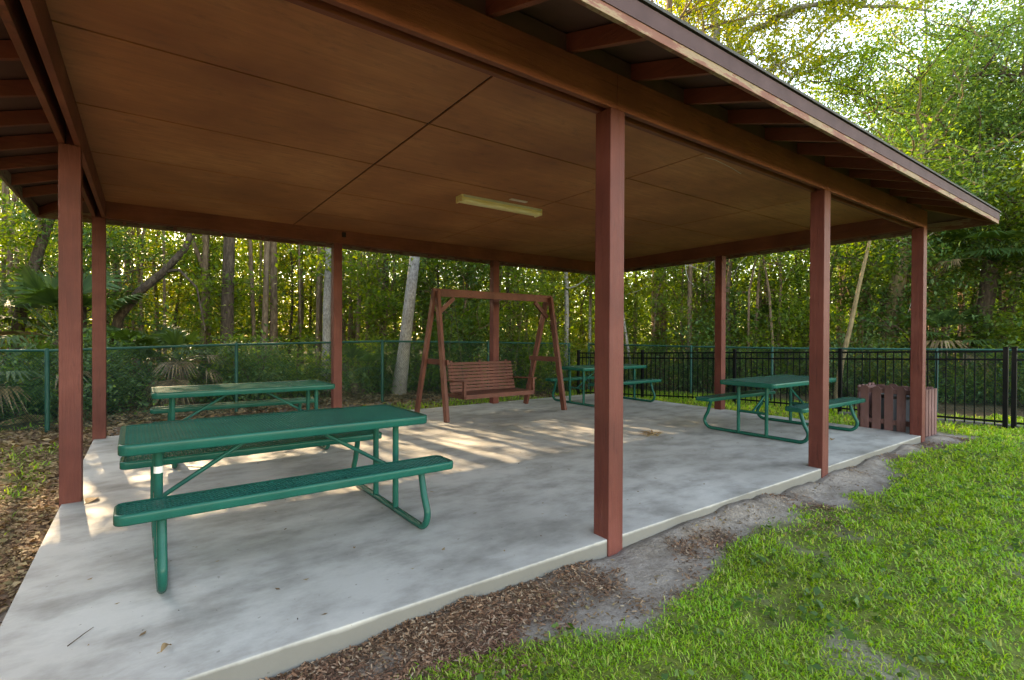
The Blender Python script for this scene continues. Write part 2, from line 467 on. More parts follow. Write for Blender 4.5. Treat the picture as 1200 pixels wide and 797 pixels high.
for x0, xi in ((U0, U0+PW-T), (UE-T, UE-PW)):
    board('outer_beam', (x0, V0+T+.001, ZB), (x0+T, VE-T-.001, ZBT-.002))
    board('inner_beam', (xi, V0+PW+.001, ZB), (xi+T, VE-PW-.001, ZBT-.006))
# ceiling panels with dark open joints
cb = MB(); us = [U0+PW+.002, 1.90, 4.335, 6.775, UE-PW-.002]; vs = [V0+PW+.002, 2.585, 3.825, 5.06, 6.32, 7.575, VE-PW-.002]
for i in range(4):
    for j in range(6):
        a = .005 if i else 0; c = .005 if i < 3 else 0; d = .005 if j else 0; e = .005 if j < 5 else 0
        cb.box((us[i]+a*2, vs[j]+d*2, ZC), (us[i+1]-c*2, vs[j+1]-e*2, ZC+.012))
ceil = cb.build('ceiling', M['ceiling'], PAV, bevel=.0015)
bk = MB(); bk.box((U0+PW-.03, V0+PW-.03, ZC+.013), (UE-PW+.03, VE-PW+.03, ZC+.018)); bk.build('joint_backing', M['seam'], ceil)
# roof
SL = .33; ZE = 3.085                                    # deck underside at the eave
ex0, ex1, ey0, ey1 = U0-OH, UE+OH, V0-OH, VE+OH
def hip(zoff, grow):
    x0, x1, y0, y1 = ex0-grow, ex1+grow, ey0-grow, ey1+grow
    hw = (y1-y0)/2; zr = ZE+zoff+hw*SL
    return [(x0,y0,ZE+zoff),(x1,y0,ZE+zoff),(x1,y1,ZE+zoff),(x0,y1,ZE+zoff),(x0+hw,(y0+y1)/2,zr),(x1-hw,(y0+y1)/2,zr)]
rb = MB(); lo = hip(0, 0); hi = hip(.016, 0)
rb.add(lo+hi, [(0,4,5,1),(1,5,2),(2,5,4,3),(3,4,0),(6,7,11,10),(7,8,11),(8,9,10,11),(9,6,10),(0,1,7,6),(1,2,8,7),(2,3,9,8),(3,0,6,9)])
rb.build('roof_deck', M['dark_wood'], PAV)
sb = MB(); lo = hip(.018, .02); hi = hip(.034, .022)
sb.add(lo+hi, [(0,4,5,1),(1,5,2),(2,5,4,3),(3,4,0),(6,7,11,10),(7,8,11),(8,9,10,11),(9,6,10),(0,1,7,6),(1,2,8,7),(2,3,9,8),(3,0,6,9)])
# shingle courses as thin laps
roof = sb.build('roof', M['shingle'], PAV)
cs = MB()
for k in range(1, 26):
    t = k*.14
    if t > (ey1-ey0)/2-.1: break
    z = ZE+.034+.0+t*SL
    for y, sgn in ((ey0+t, 1), (ey1-t, -1)):
        cs.add([(ex0+t, y, z+.002),(ex1-t, y, z+.002),(ex1-t, y, z+.010),(ex0+t, y, z+.010),(ex1-t-.14, y+sgn*.14, z+.002+.14*SL),(ex0+t+.14, y+sgn*.14, z+.002+.14*SL)], [(0,1,2,3),(3,2,4,5)])
    for x, sgn in ((ex0+t, 1), (ex1-t, -1)):
        cs.add([(x, ey0+t, z+.002),(x, ey1-t, z+.002),(x, ey1-t, z+.010),(x, ey0+t, z+.010),(x+sgn*.14, ey1-t-.14, z+.002+.14*SL),(x+sgn*.14, ey0+t+.14, z+.002+.14*SL)], [(0,1,2,3),(3,2,4,5)])
cs.build('shingle_course', M['shingle'], roof)
# fascia and drip edge on the four sides
FT = .028
for (p, q, n) in (((ex0,ey0),(ex1,ey0),(0,-1)), ((ex0,ey1),(ex1,ey1),(0,1)), ((ex0,ey0),(ex0,ey1),(-1,0)), ((ex1,ey0),(ex1,ey1),(1,0))):
    def strip(name, t0, t1, z0, z1, mat, trim, bev=.003):
        m = MB()
        if n[0] == 0:
            y0, y1 = sorted((p[1]+n[1]*t0, p[1]+n[1]*t1)); m.box((p[0]-trim, y0, z0), (q[0]+trim, y1, z1))
        else:
            x0, x1 = sorted((p[0]+n[0]*t0, p[0]+n[0]*t1)); m.box((x0, p[1]-trim, z0), (x1, q[1]+trim, z1))
        return m.build(name, mat, PAV, bevel=bev)
    e = 0 if n[0] == 0 else -FT
    strip('fascia', -FT, 0, ZE-.135, ZE-.004, M['fascia'], 0 if n[0] == 0 else -FT-.001)
    strip('drip_edge', .001, .006, ZE-.085, ZE+.012, M['drip'], .006 if n[0] == 0 else 0, .001)
# rafter tails
RD, RW = .115, .04
def rafter(x, y, dx, dy, run):
    """tail from the fascia inwards along (dx,dy)"""
    m = MB()
    z0 = ZE-.002-RD; L = run
    px, py = -dy*RW/2, dx*RW/2
    vs = []
    for s in (1, -1):
        for (t, z) in ((0, z0+.0), (L, z0+L*SL), (L, z0+L*SL+RD), (0, z0+RD)):
            vs.append((x+dx*t+s*px, y+dy*t+s*py, z))
    m.add(vs, [(0,1,2,3),(7,6,5,4),(0,4,5,1),(1,5,6,2),(2,6,7,3),(3,7,4,0)])
    return m.build('rafter', M['beam'], PAV, bevel=.002)
k = 0
x = U0+.32
while x < UE-.1:
    rafter(x, ey0+FT+.001, 0, 1, 1.0); rafter(x, ey1-FT-.001, 0, -1, 1.0); x += .61
y = V0+.30
while y < VE-.1:
    rafter(ex0+FT+.001, y, 1, 0, 1.0); rafter(ex1-FT-.001, y, -1, 0, 1.0); y += .61
for (x, y, dx, dy) in ((ex0,ey0,1,1),(ex1,ey0,-1,1),(ex1,ey1,-1,-1),(ex0,ey1,1,-1)):
    m = MB(); L = 1.0
    z0 = ZE-.005-RD
    a = Vector((x+dx*.03, y+dy*.03, z0+RD/2)); c = Vector((x+dx*L, y+dy*L, z0+RD/2+L*SL))
    m.bar(a, c, RW, RD-.01); m.build('hip_rafter', M['beam'], PAV)
# blocking between the rafters above the beams
for a, c in (((U0, V0+.05, ZBT+.004), (UE, V0+.075, ZE+.21)), ((U0, VE-.075, ZBT+.004), (UE, VE-.05, ZE+.21)), ((U0+.05, V0+.08, ZBT+.004), (U0+.075, VE-.08, ZE+.21)), ((UE-.075, V0+.08, ZBT+.004), (UE-.05, VE-.08, ZE+.21))):
    m = MB(); m.box(a, c); m.build('blocking', M['dark_wood'], PAV)
# small junction box over the back post
m = MB(); m.box((2.66, VE-PW-.03, 3.02), (2.72, VE-PW-.001, 3.10)); m.build('junction_box', M['seam'], PAV, bevel=.004)
# ceiling light
LT = thing('ceiling_light', 'long yellowed fluorescent light fixture on the brown plywood ceiling', 'light fixture', (3.80, 5.52, ZC), R(0))
m = MB(); m.box((-.63,-.075,-.028),(.63,.075,0)); m.build('housing', M['lamp_case'], LT, bevel=.004)
m = MB(); pts = [(-.072,-.029),(-.068,-.062),(-.045,-.083),(.045,-.083),(.068,-.062),(.072,-.029)]
vs = [(-.62, y, z) for y, z in pts]+[(.62, y, z) for y, z in pts]; n = len(pts)
m.add(vs, [(i, i+1, n+i+1, n+i) for i in range(n-1)]+[(n-1, 0, n, 2*n-1), tuple(range(n))[::-1], tuple(range(n, 2*n))])
m.build('lens', M['lens'], LT, bevel=.003)
for s in (-1, 1):
    m = MB(); m.box((s*.628-.012, -.078, -.088), (s*.628+.012, .078, -.001)); m.build('end_cap', M['lens'], LT, bevel=.006)
m = MB(); m.box((-.16, -.26, -.012), (.10, -.20, -.0005)); o = m.build('cover_plate', M['plate'], None, bevel=.002, loc=(3.93, 5.52, ZC))
tag(o, 'small pale cover plate on the ceiling beside the light fixture', 'cover plate')
o.location = (3.93, 5.50, ZC)
m = MB(); m.tube([(4.43, 2.93, ZC+.0), (4.50, 2.86, ZC-.03), (4.66, 2.78, ZC-.10), (4.72, 2.72, ZC-.16)], .003, 6)
o = m.build('dangling_wire', M['plate']); tag(o, 'thin pale wire dangling from the brown plywood ceiling', 'wire')

# ------------------------------------------------------------------ picnic tables
def rounded_rect(hx, hy, r, n=6):
    out = []
    for cx, cy, a0 in ((hx-r, hy-r, 0), (-hx+r, hy-r, PI/2), (-hx+r, -hy+r, PI), (hx-r, -hy+r, 1.5*PI)):
        for k in range(n+1):
            a = a0+PI/2*k/n; out.append((cx+r*math.cos(a), cy+r*math.sin(a)))
    return out
def rim_mesh(hx, hy, r, z0, z1, w, mb):
    """rolled edge: a lip that curves down, following a rounded rectangle"""
    prof = [(-w, z1-.004), (-w*.6, z1), (-.007, z1-.001), (-.002, z1-.005), (0, z1-.014), (0, z0+.006), (-.004, z0), (-.012, z0+.002)]
    n = None; rings = []
    for dx, z in prof:
        rr = rounded_rect(hx+dx, hy+dx, max(r+dx, .004)); n = len(rr); rings.append([(x, y, z) for x, y in rr])
    vs = [p for rg in rings for p in rg]; fs = []
    for i in range(len(prof)-1):
        for k in range(n):
            k2 = (k+1) % n; fs.append((i*n+k2, i*n+k, (i+1)*n+k, (i+1)*n+k2))
    mb.add(vs, fs, True)
def lattice(hx, hy, z, pu, pv, w, mb):
    """expanded metal: two families of flat coated strands"""
    for fam in (0, 1):
        s = 1 if fam == 0 else -1
        # lines x*pv - s*y*pu = k*pu*pv
        kmax = int((hx*pv+hy*pu)/(pu*pv))+1
        zz = z-(.0012 if fam else 0)
        for k in range(-kmax, kmax+1):
            c = k*pu*pv+.37*pu*pv
            pts = []
            for y in (-hy, hy):
                x = (c+s*y*pu)/pv
                if -hx <= x <= hx: pts.append((x, y))
            for x in (-hx, hx):
                y = s*(x*pv-c)/pu
                if -hy < y < hy: pts.append((x, y))
            if len(pts) < 2: continue
            p, q = pts[0], pts[-1]
            d = math.hypot(q[0]-p[0], q[1]-p[1])
            if d < .01: continue
            nx, ny = -(q[1]-p[1])/d*w/2, (q[0]-p[0])/d*w/2
            t = .010
            vs = [(p[0]+nx, p[1]+ny, zz-t), (p[0]+nx*.55, p[1]+ny*.55, zz), (p[0]-nx*.55, p[1]-ny*.55, zz), (p[0]-nx, p[1]-ny, zz-t),
                  (q[0]+nx, q[1]+ny, zz-t), (q[0]+nx*.55, q[1]+ny*.55, zz), (q[0]-nx*.55, q[1]-ny*.55, zz), (q[0]-nx, q[1]-ny, zz-t)]
            mb.add(vs, [(0,1,5,4),(1,2,6,5),(2,3,7,6)])
            mb.add([(p[0]+nx, p[1]+ny, zz-t-.001), (p[0]-nx, p[1]-ny, zz-t-.001), (q[0]-nx, q[1]-ny, zz-t-.001), (q[0]+nx, q[1]+ny, zz-t-.001)], [(0,1,2,3)])
TL, TW, BL = .945, .40, .955
def make_table():
    t = thing('picnic_table', 'x', 'picnic table', (0,0,0), 0, 'green metal picnic tables on the slab')
    m = MB(); rim_mesh(TL, TW, .06, .699, .762, .03, m); lattice(TL-.022, TW-.022, .756, .042, .036, .0120, m)
    top = m.build('tabletop', M['green'], t)
    m = MB()
    for y in (-TW+.06, TW-.06): m.bar((-TL+.05, y, .728), (TL-.05, y, .728), .03, .045)
    for x in (-TL+.22, 0, TL-.22): m.bar((x, -TW+.077, .731), (x, TW-.077, .731), .04, .036)
    m.build('support_rail', M['green'], top)
    for s in (-1, 1):
        m = MB(); m2 = MB()
        rim_mesh(BL, .128, .05, .430, .485, .024, m); lattice(BL-.018, .128-.018, .479, .042, .036, .0120, m)
        for q in m.v: m2.v.append((q[0], q[1]+s*.65, q[2]))
        m2.f = m.f; m2.smooth = m.smooth
        seat = m2.build('bench_seat', M['green'], t)
    r = .0235
    for s in (-1, 1):
        x = s*(TL-.19)
        pts = []
        def arc(cy, cz, rad, a0, a1, n=6):
            return [(x, cy+rad*math.cos(a0+(a1-a0)*k/n), cz+rad*math.sin(a0+(a1-a0)*k/n)) for k in range(n+1)]
        half = [(x, .625, .442), (x, .635, .415)]+[(x, .685, .25)]+arc(.625, .135, .110, .30, -PI/2, 8)
        left = [(p[0], -p[1], p[2]) for p in half]
        m = MB(); m.tube(half+[(x, 0, .025)]+left[::-1], r, 12)
        fr = m.build('leg_frame', M['green'], t)
        for y in (-.20, .20):
            m = MB(); m.tube([(x, y, .03), (x, y, .715)], r, 12); m.build('upright', M['green'], fr)
        m = MB(); m.tube([(x, -.20, .33), (x, .20, .33)], .019, 10); m.build('cross_bar', M['green'], fr)
        m = MB(); m.bar((x-s*.01, -.59, .418), (x-s*.01, .59-1.18+.30, .418), .03, .012)
        m = MB(); m.tube([(x-s*.005, 0, .335), (x-s*.60, 0, .705)], .015, 10); m.build('brace', M['green'], t)
    return t
T1 = make_table()
# position, rotation, label
spots = [((.812, 3.90), R(.8), 'green mesh-top picnic table nearest the viewer, with a white sticker on one leg'),
         ((.99, 6.84), R(0), 'green picnic table with a sunlit top beside the back post, behind the nearest table'),
         ((7.56, 3.735), R(0), 'green picnic table under the far end of the roof, beside the wooden picket enclosure'),
         ((7.80, 7.52), R(0), 'green picnic table at the back corner beyond the wooden swing, by the black fence')]
tabs = [T1]+[copy_tree(T1) for _ in spots[1:]]
for t, (p, rz, lab) in zip(tabs, spots):
    t.location = (p[0], p[1], .0015); t.rotation_euler = (0,0,rz); t['label'] = lab
m = MB(); x = -(TL-.19); m.tube([(x, -.20, .545), (x, -.20, .585)], .0245, 12, False); m.build('sticker', M['sticker'], T1)

# ------------------------------------------------------------------ porch swing
SW = thing('swing_stand', 'reddish brown wooden A-frame stand holding the slatted swing bench', 'swing stand', (0,0,0))
apexL, apexR = Vector((3.93, 7.62, 2.10)), Vector((6.36, 7.60, 2.10))
feet = {('L', 'f'): (3.86, 7.10), ('L', 'b'): (3.86, 8.20), ('R', 'f'): (6.30, 7.06), ('R', 'b'): (6.27, 8.20)}
for side, ap in (('L', apexL), ('R', apexR)):
    off = {}
    for w_, sg in (('f', -1), ('b', 1)):
        fx, fy = feet[(side, w_)]
        top = Vector((ap.x, ap.y+sg*.055, ap.z+.02)); bot = Vector((fx, fy, 0))
        top.x += (.0 if w_ == 'f' else .0)
        m = MB(); m.bar(bot, top, .055, .105, up=(0, 1, .3)); leg = m.build('leg', M['swing'], SW, bevel=.004)
        off[w_] = (bot, top)
    zc = .93
    pf = off['f'][0].lerp(off['f'][1], zc/2.1); pb = off['b'][0].lerp(off['b'][1], zc/2.1)
    s = 1 if side == 'L' else -1
    m = MB(); m.bar(pf+Vector((s*.048, -.10, 0)), pb+Vector((s*.048, .10, 0)), .04, .09); m.build('crossbar', M['swing'], SW, bevel=.003)
    m = MB(); m.bar(ap+Vector((s*.03, 0, -.36)), ap+Vector((s*.34, 0, -.08)), .05, .07); m.build('knee_brace', M['swing'], SW, bevel=.003)
m = MB(); m.bar(apexL+Vector((-.06, 0, .0)), apexR+Vector((.06, 0, .0)), .045, .13); m.build('top_beam', M['swing'], SW, bevel=.004)
# swing bench (hangs from the beam: a thing of its own)
SB = thing('swing_bench', 'slatted reddish brown wooden swing bench hanging in the A-frame', 'swing bench', (5.02, 7.58, .375), R(.5))
hw = .70
m = MB()
for k in range(7): m.box((-hw, -.30+k*.075, -.010), (hw, -.30+k*.075+.062, .012))
seat = m.build('seat', M['swing'], SB, bevel=.002)
m = MB()
for xx in (-.6, 0, .6): m.box((xx-.02, -.29, -.055), (xx+.02, .26, -.0105))
m.box((-hw-.02, -.315, -.06), (hw+.02, -.302, .01)); m.build('seat_rail', M['swing'], seat)
m = MB()
ta = R(14)
for k in range(9):
    z = .035+k*.058
    y = .235+z*math.tan(ta)
    m.bar((-hw, y, z), (hw, y, z), .02, .048, up=(0, math.sin(ta), math.cos(ta)))
back = m.build('backrest', M['swing'], SB, bevel=.002)
m = MB()
for xx in (-.6, 0, .6): m.bar((xx, .262, -.04), (xx, .262+.57*math.tan(ta), .55), .04, .03, up=(0,1,0))
m.build('back_stile', M['swing'], back)
for s in (-1, 1):
    m = MB(); m.bar((s*(hw+.03), -.34, .235), (s*(hw+.03), .315, .215), .085, .022); arm = m.build('armrest', M['swing'], SB, bevel=.003)
    m = MB(); m.bar((s*(hw+.03), -.28, -.06), (s*(hw+.03), -.28, .224), .04, .06, up=(0,1,0)); m.bar((s*(hw+.03), -.31, -.035), (s*(hw+.03), .29, -.035), .04, .05); m.build('arm_post', M['swing'], arm)
    m = MB()
    for yy in (-.26, .29):
        p = Vector((s*(hw+.03), yy, .25)); q = Vector((s*(hw+.05), .05, 1.64))
        n_ = 46
        for i in range(n_):
            a = p.lerp(q, i/n_); c = p.lerp(q, (i+1.25)/n_)
            off = Vector((.006, 0, 0)) if i % 2 else Vector((0, .006, 0))
            m.tube([a-off, a.lerp(c, .5)-off*1.3, c-off], .0018, 4, False); m.tube([a+off, a.lerp(c, .5)+off*1.3, c+off], .0018, 4, False)
    m.build('chain', M['chain'], SB)

# ------------------------------------------------------------------ picket enclosure and bin
PE = thing('picket_enclosure', 'weathered brown picket box hiding a bin at the end of the slab', 'picket enclosure', (0,0,0))
e0, e1, f0, f1 = 8.955, 9.60, 2.44, 3.22
def picket(x, y, w, along, z0, z1):
    m = MB(); t = .018
    hx, hy = (t/2, w/2) if along == 'v' else (w/2, t/2)
    ear = w*.24
    if along == 'v':
        pr = [(-hy, 0), (hy, 0), (hy, z1-z0-ear), (hy-ear, z1-z0), (-hy+ear, z1-z0), (-hy, z1-z0-ear)]
        vs = [(x-hx, y+a, z0+z) for a, z in pr]+[(x+hx, y+a, z0+z) for a, z in pr]
    else:
        pr = [(-hx, 0), (hx, 0), (hx, z1-z0-ear), (hx-ear, z1-z0), (-hx+ear, z1-z0), (-hx, z1-z0-ear)]
        vs = [(x+a, y-hy, z0+z) for a, z in pr]+[(x+a, y+hy, z0+z) for a, z in pr]
    m.add(vs, [(0,1,2,3,4,5), (11,10,9,8,7,6)]+[(i, (i+1) % 6+0, (i+1) % 6+6, i+6) for i in range(6)][::1])
    return m.build('picket', M['picket'], PE)
rr = random.Random(3)
for k in range(5):
    picket(e0-.010, f0+.07+k*.155, .108, 'v', -.03, .645+rr.uniform(-.012, .012))
    picket(e1+.012, f0+.07+k*.155, .12, 'v', -.10, .63+rr.uniform(-.012, .012))
for k in range(5):
    picket(e0+.07+k*.132, f0-.012, .095, 'u', -.09, .62+rr.uniform(-.015, .012))
    picket(e0+.07+k*.132, f1+.012, .095, 'u', -.09, .64+rr.uniform(-.015, .012))
for z in (.08, .54):
    m = MB(); m.box((e0, f0, z), (e0+.035, f1, z+.07)); m.box((e1-.035, f0, z), (e1, f1, z+.07)); m.box((e0+.036, f0, z+.001), (e1-.036, f0+.035, z+.069)); m.box((e0+.036, f1-.035, z+.001), (e1-.036, f1, z+.069)); m.build('rail', M['picket'], PE)
TB = thing('trash_bin', 'grey trash bin standing inside the picket enclosure', 'trash bin', ((e0+e1)/2, (f0+f1)/2, -.10))
def lathe(prof, n=24):
    m = MB(); vs = []; fs = []
    for r_, z in prof: vs += [(r_*math.cos(2*PI*k/n), r_*math.sin(2*PI*k/n), z) for k in range(n)]
    for i in range(len(prof)-1):
        for k in range(n): fs.append((i*n+k, i*n+(k+1) % n, (i+1)*n+(k+1) % n, (i+1)*n+k))
    m.add(vs, fs, True); return m
lathe([(.0,.0),(.21,.0),(.215,.02),(.25,.55),(.25,.57)]).build('bin_body', M['bin'], TB)
lathe([(.255,.56),(.27,.57),(.27,.61),(.25,.62),(.24,.60),(.235,.57)]).build('bin_rim', M['bin_dark'], TB)

# ------------------------------------------------------------------ fences
def on_ground(p, dz=0): return Vector((p[0], p[1], float(gz(p[0], p[1]))+dz))
def chain_fence(pts, label):
    """pts: (u, v, top z) of each post"""
    t = thing('chain_link_fence', label, 'fence', (0,0,0))
    for (u, v, zt) in pts:
        zg = float(gz(u, v))
        m = MB(); m.tube([(u, v, zg-.1), (u, v, zt+.01), (u, v, zt+.035)], [.03, .03, .018], 10); m.build('post', M['fence_green'], t)
    for a, c in zip(pts[:-1], pts[1:]):
        m = MB(); m.tube([(a[0], a[1], a[2]), (c[0], c[1], c[2])], .021, 8); m.build('top_rail', M['fence_green'], t)
    m = MB()
    for a, c in zip(pts[:-1], pts[1:]):
        A = Vector((a[0], a[1], 0)); C = Vector((c[0], c[1], 0)); L = (C-A).length; d = (C-A)/L
        nrm = Vector((-d.y, d.x, 0))
        def top(s): return a[2]+(c[2]-a[2])*s/L+.02
        def bot(s):
            p = A+d*s; return float(gz(p.x, p.y))+.02
        hgt = top(L/2)-bot(L/2); sp = .0566
        s0 = -hgt
        while s0 < L:
            for fam in (0, 1):
                sa, sb_ = (s0, s0+hgt) if fam == 0 else (s0+hgt, s0)
                # from bottom at sa to top at sb
                lo_, hi_ = min(sa, sb_), max(sa, sb_)
                c0, c1 = max(lo_, 0), min(hi_, L)
                if c1-c0 < .02: continue
                def zz(s):
                    f = (s-sa)/(sb_-sa); return bot(s)*(1-f)+top(s)*f
                o_ = nrm*(.0025 if fam else -.0025)
                p = A+d*c0+o_; q = A+d*c1+o_
                m.tube([(p.x, p.y, zz(c0)), (q.x, q.y, zz(c1))], .0024, 3, False)
            s0 += sp
    m.build('wire_mesh', M['fence_green'], t)
    return t
def iron_fence(pts, name, label, cat, close=.0):
    t = thing(name, label, cat, (0,0,0))
    for i, (u, v, zt) in enumerate(pts):
        zg = float(gz(u, v))
        m = MB(); m.box((u-.03, v-.03, zg-.1), (u+.03, v+.03, zt+.05)); m.box((u-.036, v-.036, zt+.05), (u+.036, v+.036, zt+.062)); m.build('post', M['iron'], t, bevel=.003)
    for a, c in zip(pts[:-1], pts[1:]):
        A = Vector((a[0], a[1], 0)); C = Vector((c[0], c[1], 0)); L = (C-A).length; d = (C-A)/L
        zb0, zb1 = float(gz(a[0], a[1])), float(gz(c[0], c[1]))
        m = MB()
        for h in (1.0, .86, .10):
            za = (a[2] if h == 1.0 else (a[2]-.13 if h == .86 else zb0+.12)); zc_ = (c[2] if h == 1.0 else (c[2]-.13 if h == .86 else zb1+.12))
            p = A+d*.032; q = C-d*.032
            m.bar((p.x, p.y, za-.015), (q.x, q.y, zc_-.015), .028, .032)
        n = int(round(L/.122))
        for k in range(1, n):
            s = L*k/n; p = A+d*s; f = s/L
            zt = a[2]*(1-f)+c[2]*f; zb = zb0*(1-f)+zb1*f+.04
            m.bar((p.x, p.y, zb), (p.x, p.y, zt-.002), .017, .017, up=(d.x, d.y, 0))
        m.build('picket_panel', M['iron'], t)
    return t
def cpost(px, d, y=None, z=None):
    u, v = at(px, d)
    if z is None: z = H-(y-(394.17+(px-600)*.00394))/FPX*d
    return (u, v, z)
back_line = [cpost(-620, 7.3, z=1.12), cpost(-260, 7.35, z=1.12), cpost(55, 7.66, 411), cpost(277, 9.35, 403.8), cpost(448, 10.6, 400), cpost(572, 12.6, 401.3), cpost(667, 14.6, 402.8)]
chain_fence(back_line, 'dark green chain link fence running along the woods behind the pavilion')
side_line = [cpost(690, 15.3, 403.3), cpost(810, 13.2, 406.2), cpost(905, 12.0, 408), cpost(1098, 10.3, 409.6), cpost(1330, 8.8, 411), cpost(1640, 7.6, 412)]
chain_fence(side_line, 'dark green chain link fence just behind the black iron fence')
bf = [cpost(678, 13.9, 413), cpost(753, 12.9, 413), cpost(861, 11.4, 412.5), cpost(985, 10.0, 412), cpost(1179, 8.15, 411)]
iron_fence(bf, 'iron_fence', 'black iron picket fence running from the back corner to the double post', 'fence')
bg = [cpost(1189, 8.05, 411), cpost(1375, 7.0, 411), cpost(1620, 6.0, 411)]
iron_fence(bg, 'iron_gate', 'black iron picket gate right of the double post', 'gate')
# narrow concrete strip under the iron fence
m = MB(); a = Vector((bf[3][0], bf[3][1], 0)); c = Vector((bg[2][0], bg[2][1], 0))
n = 14
for i in range(n):
    p = a.lerp(c, i/n); q = a.lerp(c, (i+1)/n)
    p.z = float(gz(p.x, p.y))-.02; q.z = float(gz(q.x, q.y))-.02
    m.bar(p, q, .20, .12)
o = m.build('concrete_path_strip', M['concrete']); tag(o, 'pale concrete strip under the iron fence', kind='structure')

# ------------------------------------------------------------------ leaves
def leaf_quads(c, size, rng, flat=.55, aspect=.42, var=.35):
    """c (n,3) leaf centres; returns verts (4n,3): pointed leaves with a slight fold"""
    n = len(c)
    az = rng.uniform(0, 2*PI, n); el = rng.normal(-.25, .55, n)
    d = np.stack([np.cos(az)*np.cos(el), np.sin(az)*np.cos(el), np.sin(el)], -1)
    up = np.stack([rng.normal(0, flat, n), rng.normal(0, flat, n), np.ones(n)], -1)
    s = np.cross(d, up); s /= np.linalg.norm(s, axis=1)[:, None]+1e-9
    nn = np.cross(s, d)
    L = size*(1+var*rng.normal(0, 1, n)).clip(.4, 2)[:, None]
    a = c-d*L*.5; t = c+d*L*.5
    w = L*aspect*.5
    fold = nn*L*.06
    l = c-d*L*.06+s*w+fold; r_ = c-d*L*.06-s*w+fold
    return np.stack([a, r_, t, l], 1).reshape(-1, 3)
def leaves_object(name, centres, size, mat, rng, parent=None, loc=None, **kw):
    v = leaf_quads(np.asarray(centres, float), size, rng, **kw)
    k = len(v)//4
    return raw_mesh(name, v, np.arange(4*k), np.full(k, 4), mat, parent, loc=loc)
def clumps(centres, per, spread, rng, flatten=.6):
    centres = np.asarray(centres, float)
    c = np.repeat(centres, per, 0)
    off = rng.normal(0, 1, c.shape)*spread
    off[:, 2] *= flatten
    return c+off

def curve_path(p0, d0, L, rng, n=6, wig=.12, lift=0.0):
    p = Vector(p0); d = Vector(d0).normalized(); pts = [p.copy()]
    for i in range(n):
        d = d+Vector((rng.normal(0, wig), rng.normal(0, wig), rng.normal(0, wig)+lift)); d.normalize()
        p = p+d*(L/n); pts.append(p.copy())
    return pts
def tree(label, px, d, h, r, bark_, leaf, seed, lean=(0, 0), crown=(.45, 1.0), limbs=12, limb_len=2.2, per=45, size=.15, spread=.34, group=None, name='tree', cat='tree', wig=.05, sub=4, low=None, limb_r=.35, droop=0.0, loc=None, updir=.45):
    rng = np.random.RandomState(seed)
    u, v = at(px, d) if loc is None else loc
    base = (u, v, float(gz(u, v))-.05)
    t = thing(name, label, cat, base, 0, group)
    m = MB()
    dirn = Vector((lean[0], lean[1], 1))
    n = max(6, int(h/1.1))
    tp = curve_path((0,0,0), dirn, h, rng, n, wig)
    rad = [r*(1.25 if i == 0 else 1)*(1-.72*(i/n)**1.1) for i in range(n+1)]
    m.tube(tp, rad, 10)
    cl = []
    def branch(p, dv, L, r0, lev):
        pts = curve_path(p, dv, L, rng, 5, .22, .04-droop)
        m.tube(pts, [r0*(1-.8*i/5)+.004 for i in range(6)], 5, False)
        if lev == 0:
            for i in range(sub):
                j = rng.randint(2, 6); q = pts[j]
                ax = Vector((rng.normal(), rng.normal(), rng.normal()*.5)).normalized()
                branch(q, (Vector(dv).normalized()*.6+ax).normalized(), L*rng.uniform(.3, .55), r0*.45, 1)
            cl.append(pts[-1])
        else:
            cl.extend([pts[3], pts[5]])
    for i in range(limbs):
        f = crown[0]+(crown[1]-crown[0])*(i+rng.uniform(0, 1))/limbs
        f = min(f, .995)
        x = f*n; k = min(int(x), n-1); q = tp[k].lerp(tp[k+1], x-k)
        a = i*2.4+rng.uniform(-.5, .5)
        up = updir+.5*f*rng.uniform(.2, 1)
        dv = Vector((math.cos(a), math.sin(a), up))
        L = limb_len*(1.15-.5*abs(f-.55*(crown[0]+crown[1])))*rng.uniform(.7, 1.25)
        branch(q, dv, L, max(.012, r*limb_r*(1.1-.6*f)), 0)
    if low:                                                     # small leafy sprigs low on the trunk
        for i in range(low):
            f = rng.uniform(.1, crown[0]); x = f*n; k = min(int(x), n-1); q = tp[k].lerp(tp[k+1], x-k)
            a = rng.uniform(0, 2*PI)
            pts = curve_path(q, (math.cos(a), math.sin(a), .3), rng.uniform(.5, 1.1), rng, 4, .2)
            m.tube(pts, [.012, .01, .008, .006, .004], 4, False); cl.extend([pts[2], pts[4]])
    m.build('trunk', bark_, t)
    cc = clumps([tuple(c) for c in cl], per, spread, rng)
    leaves_object('crown', cc, size, leaf, rng, t)
    return t
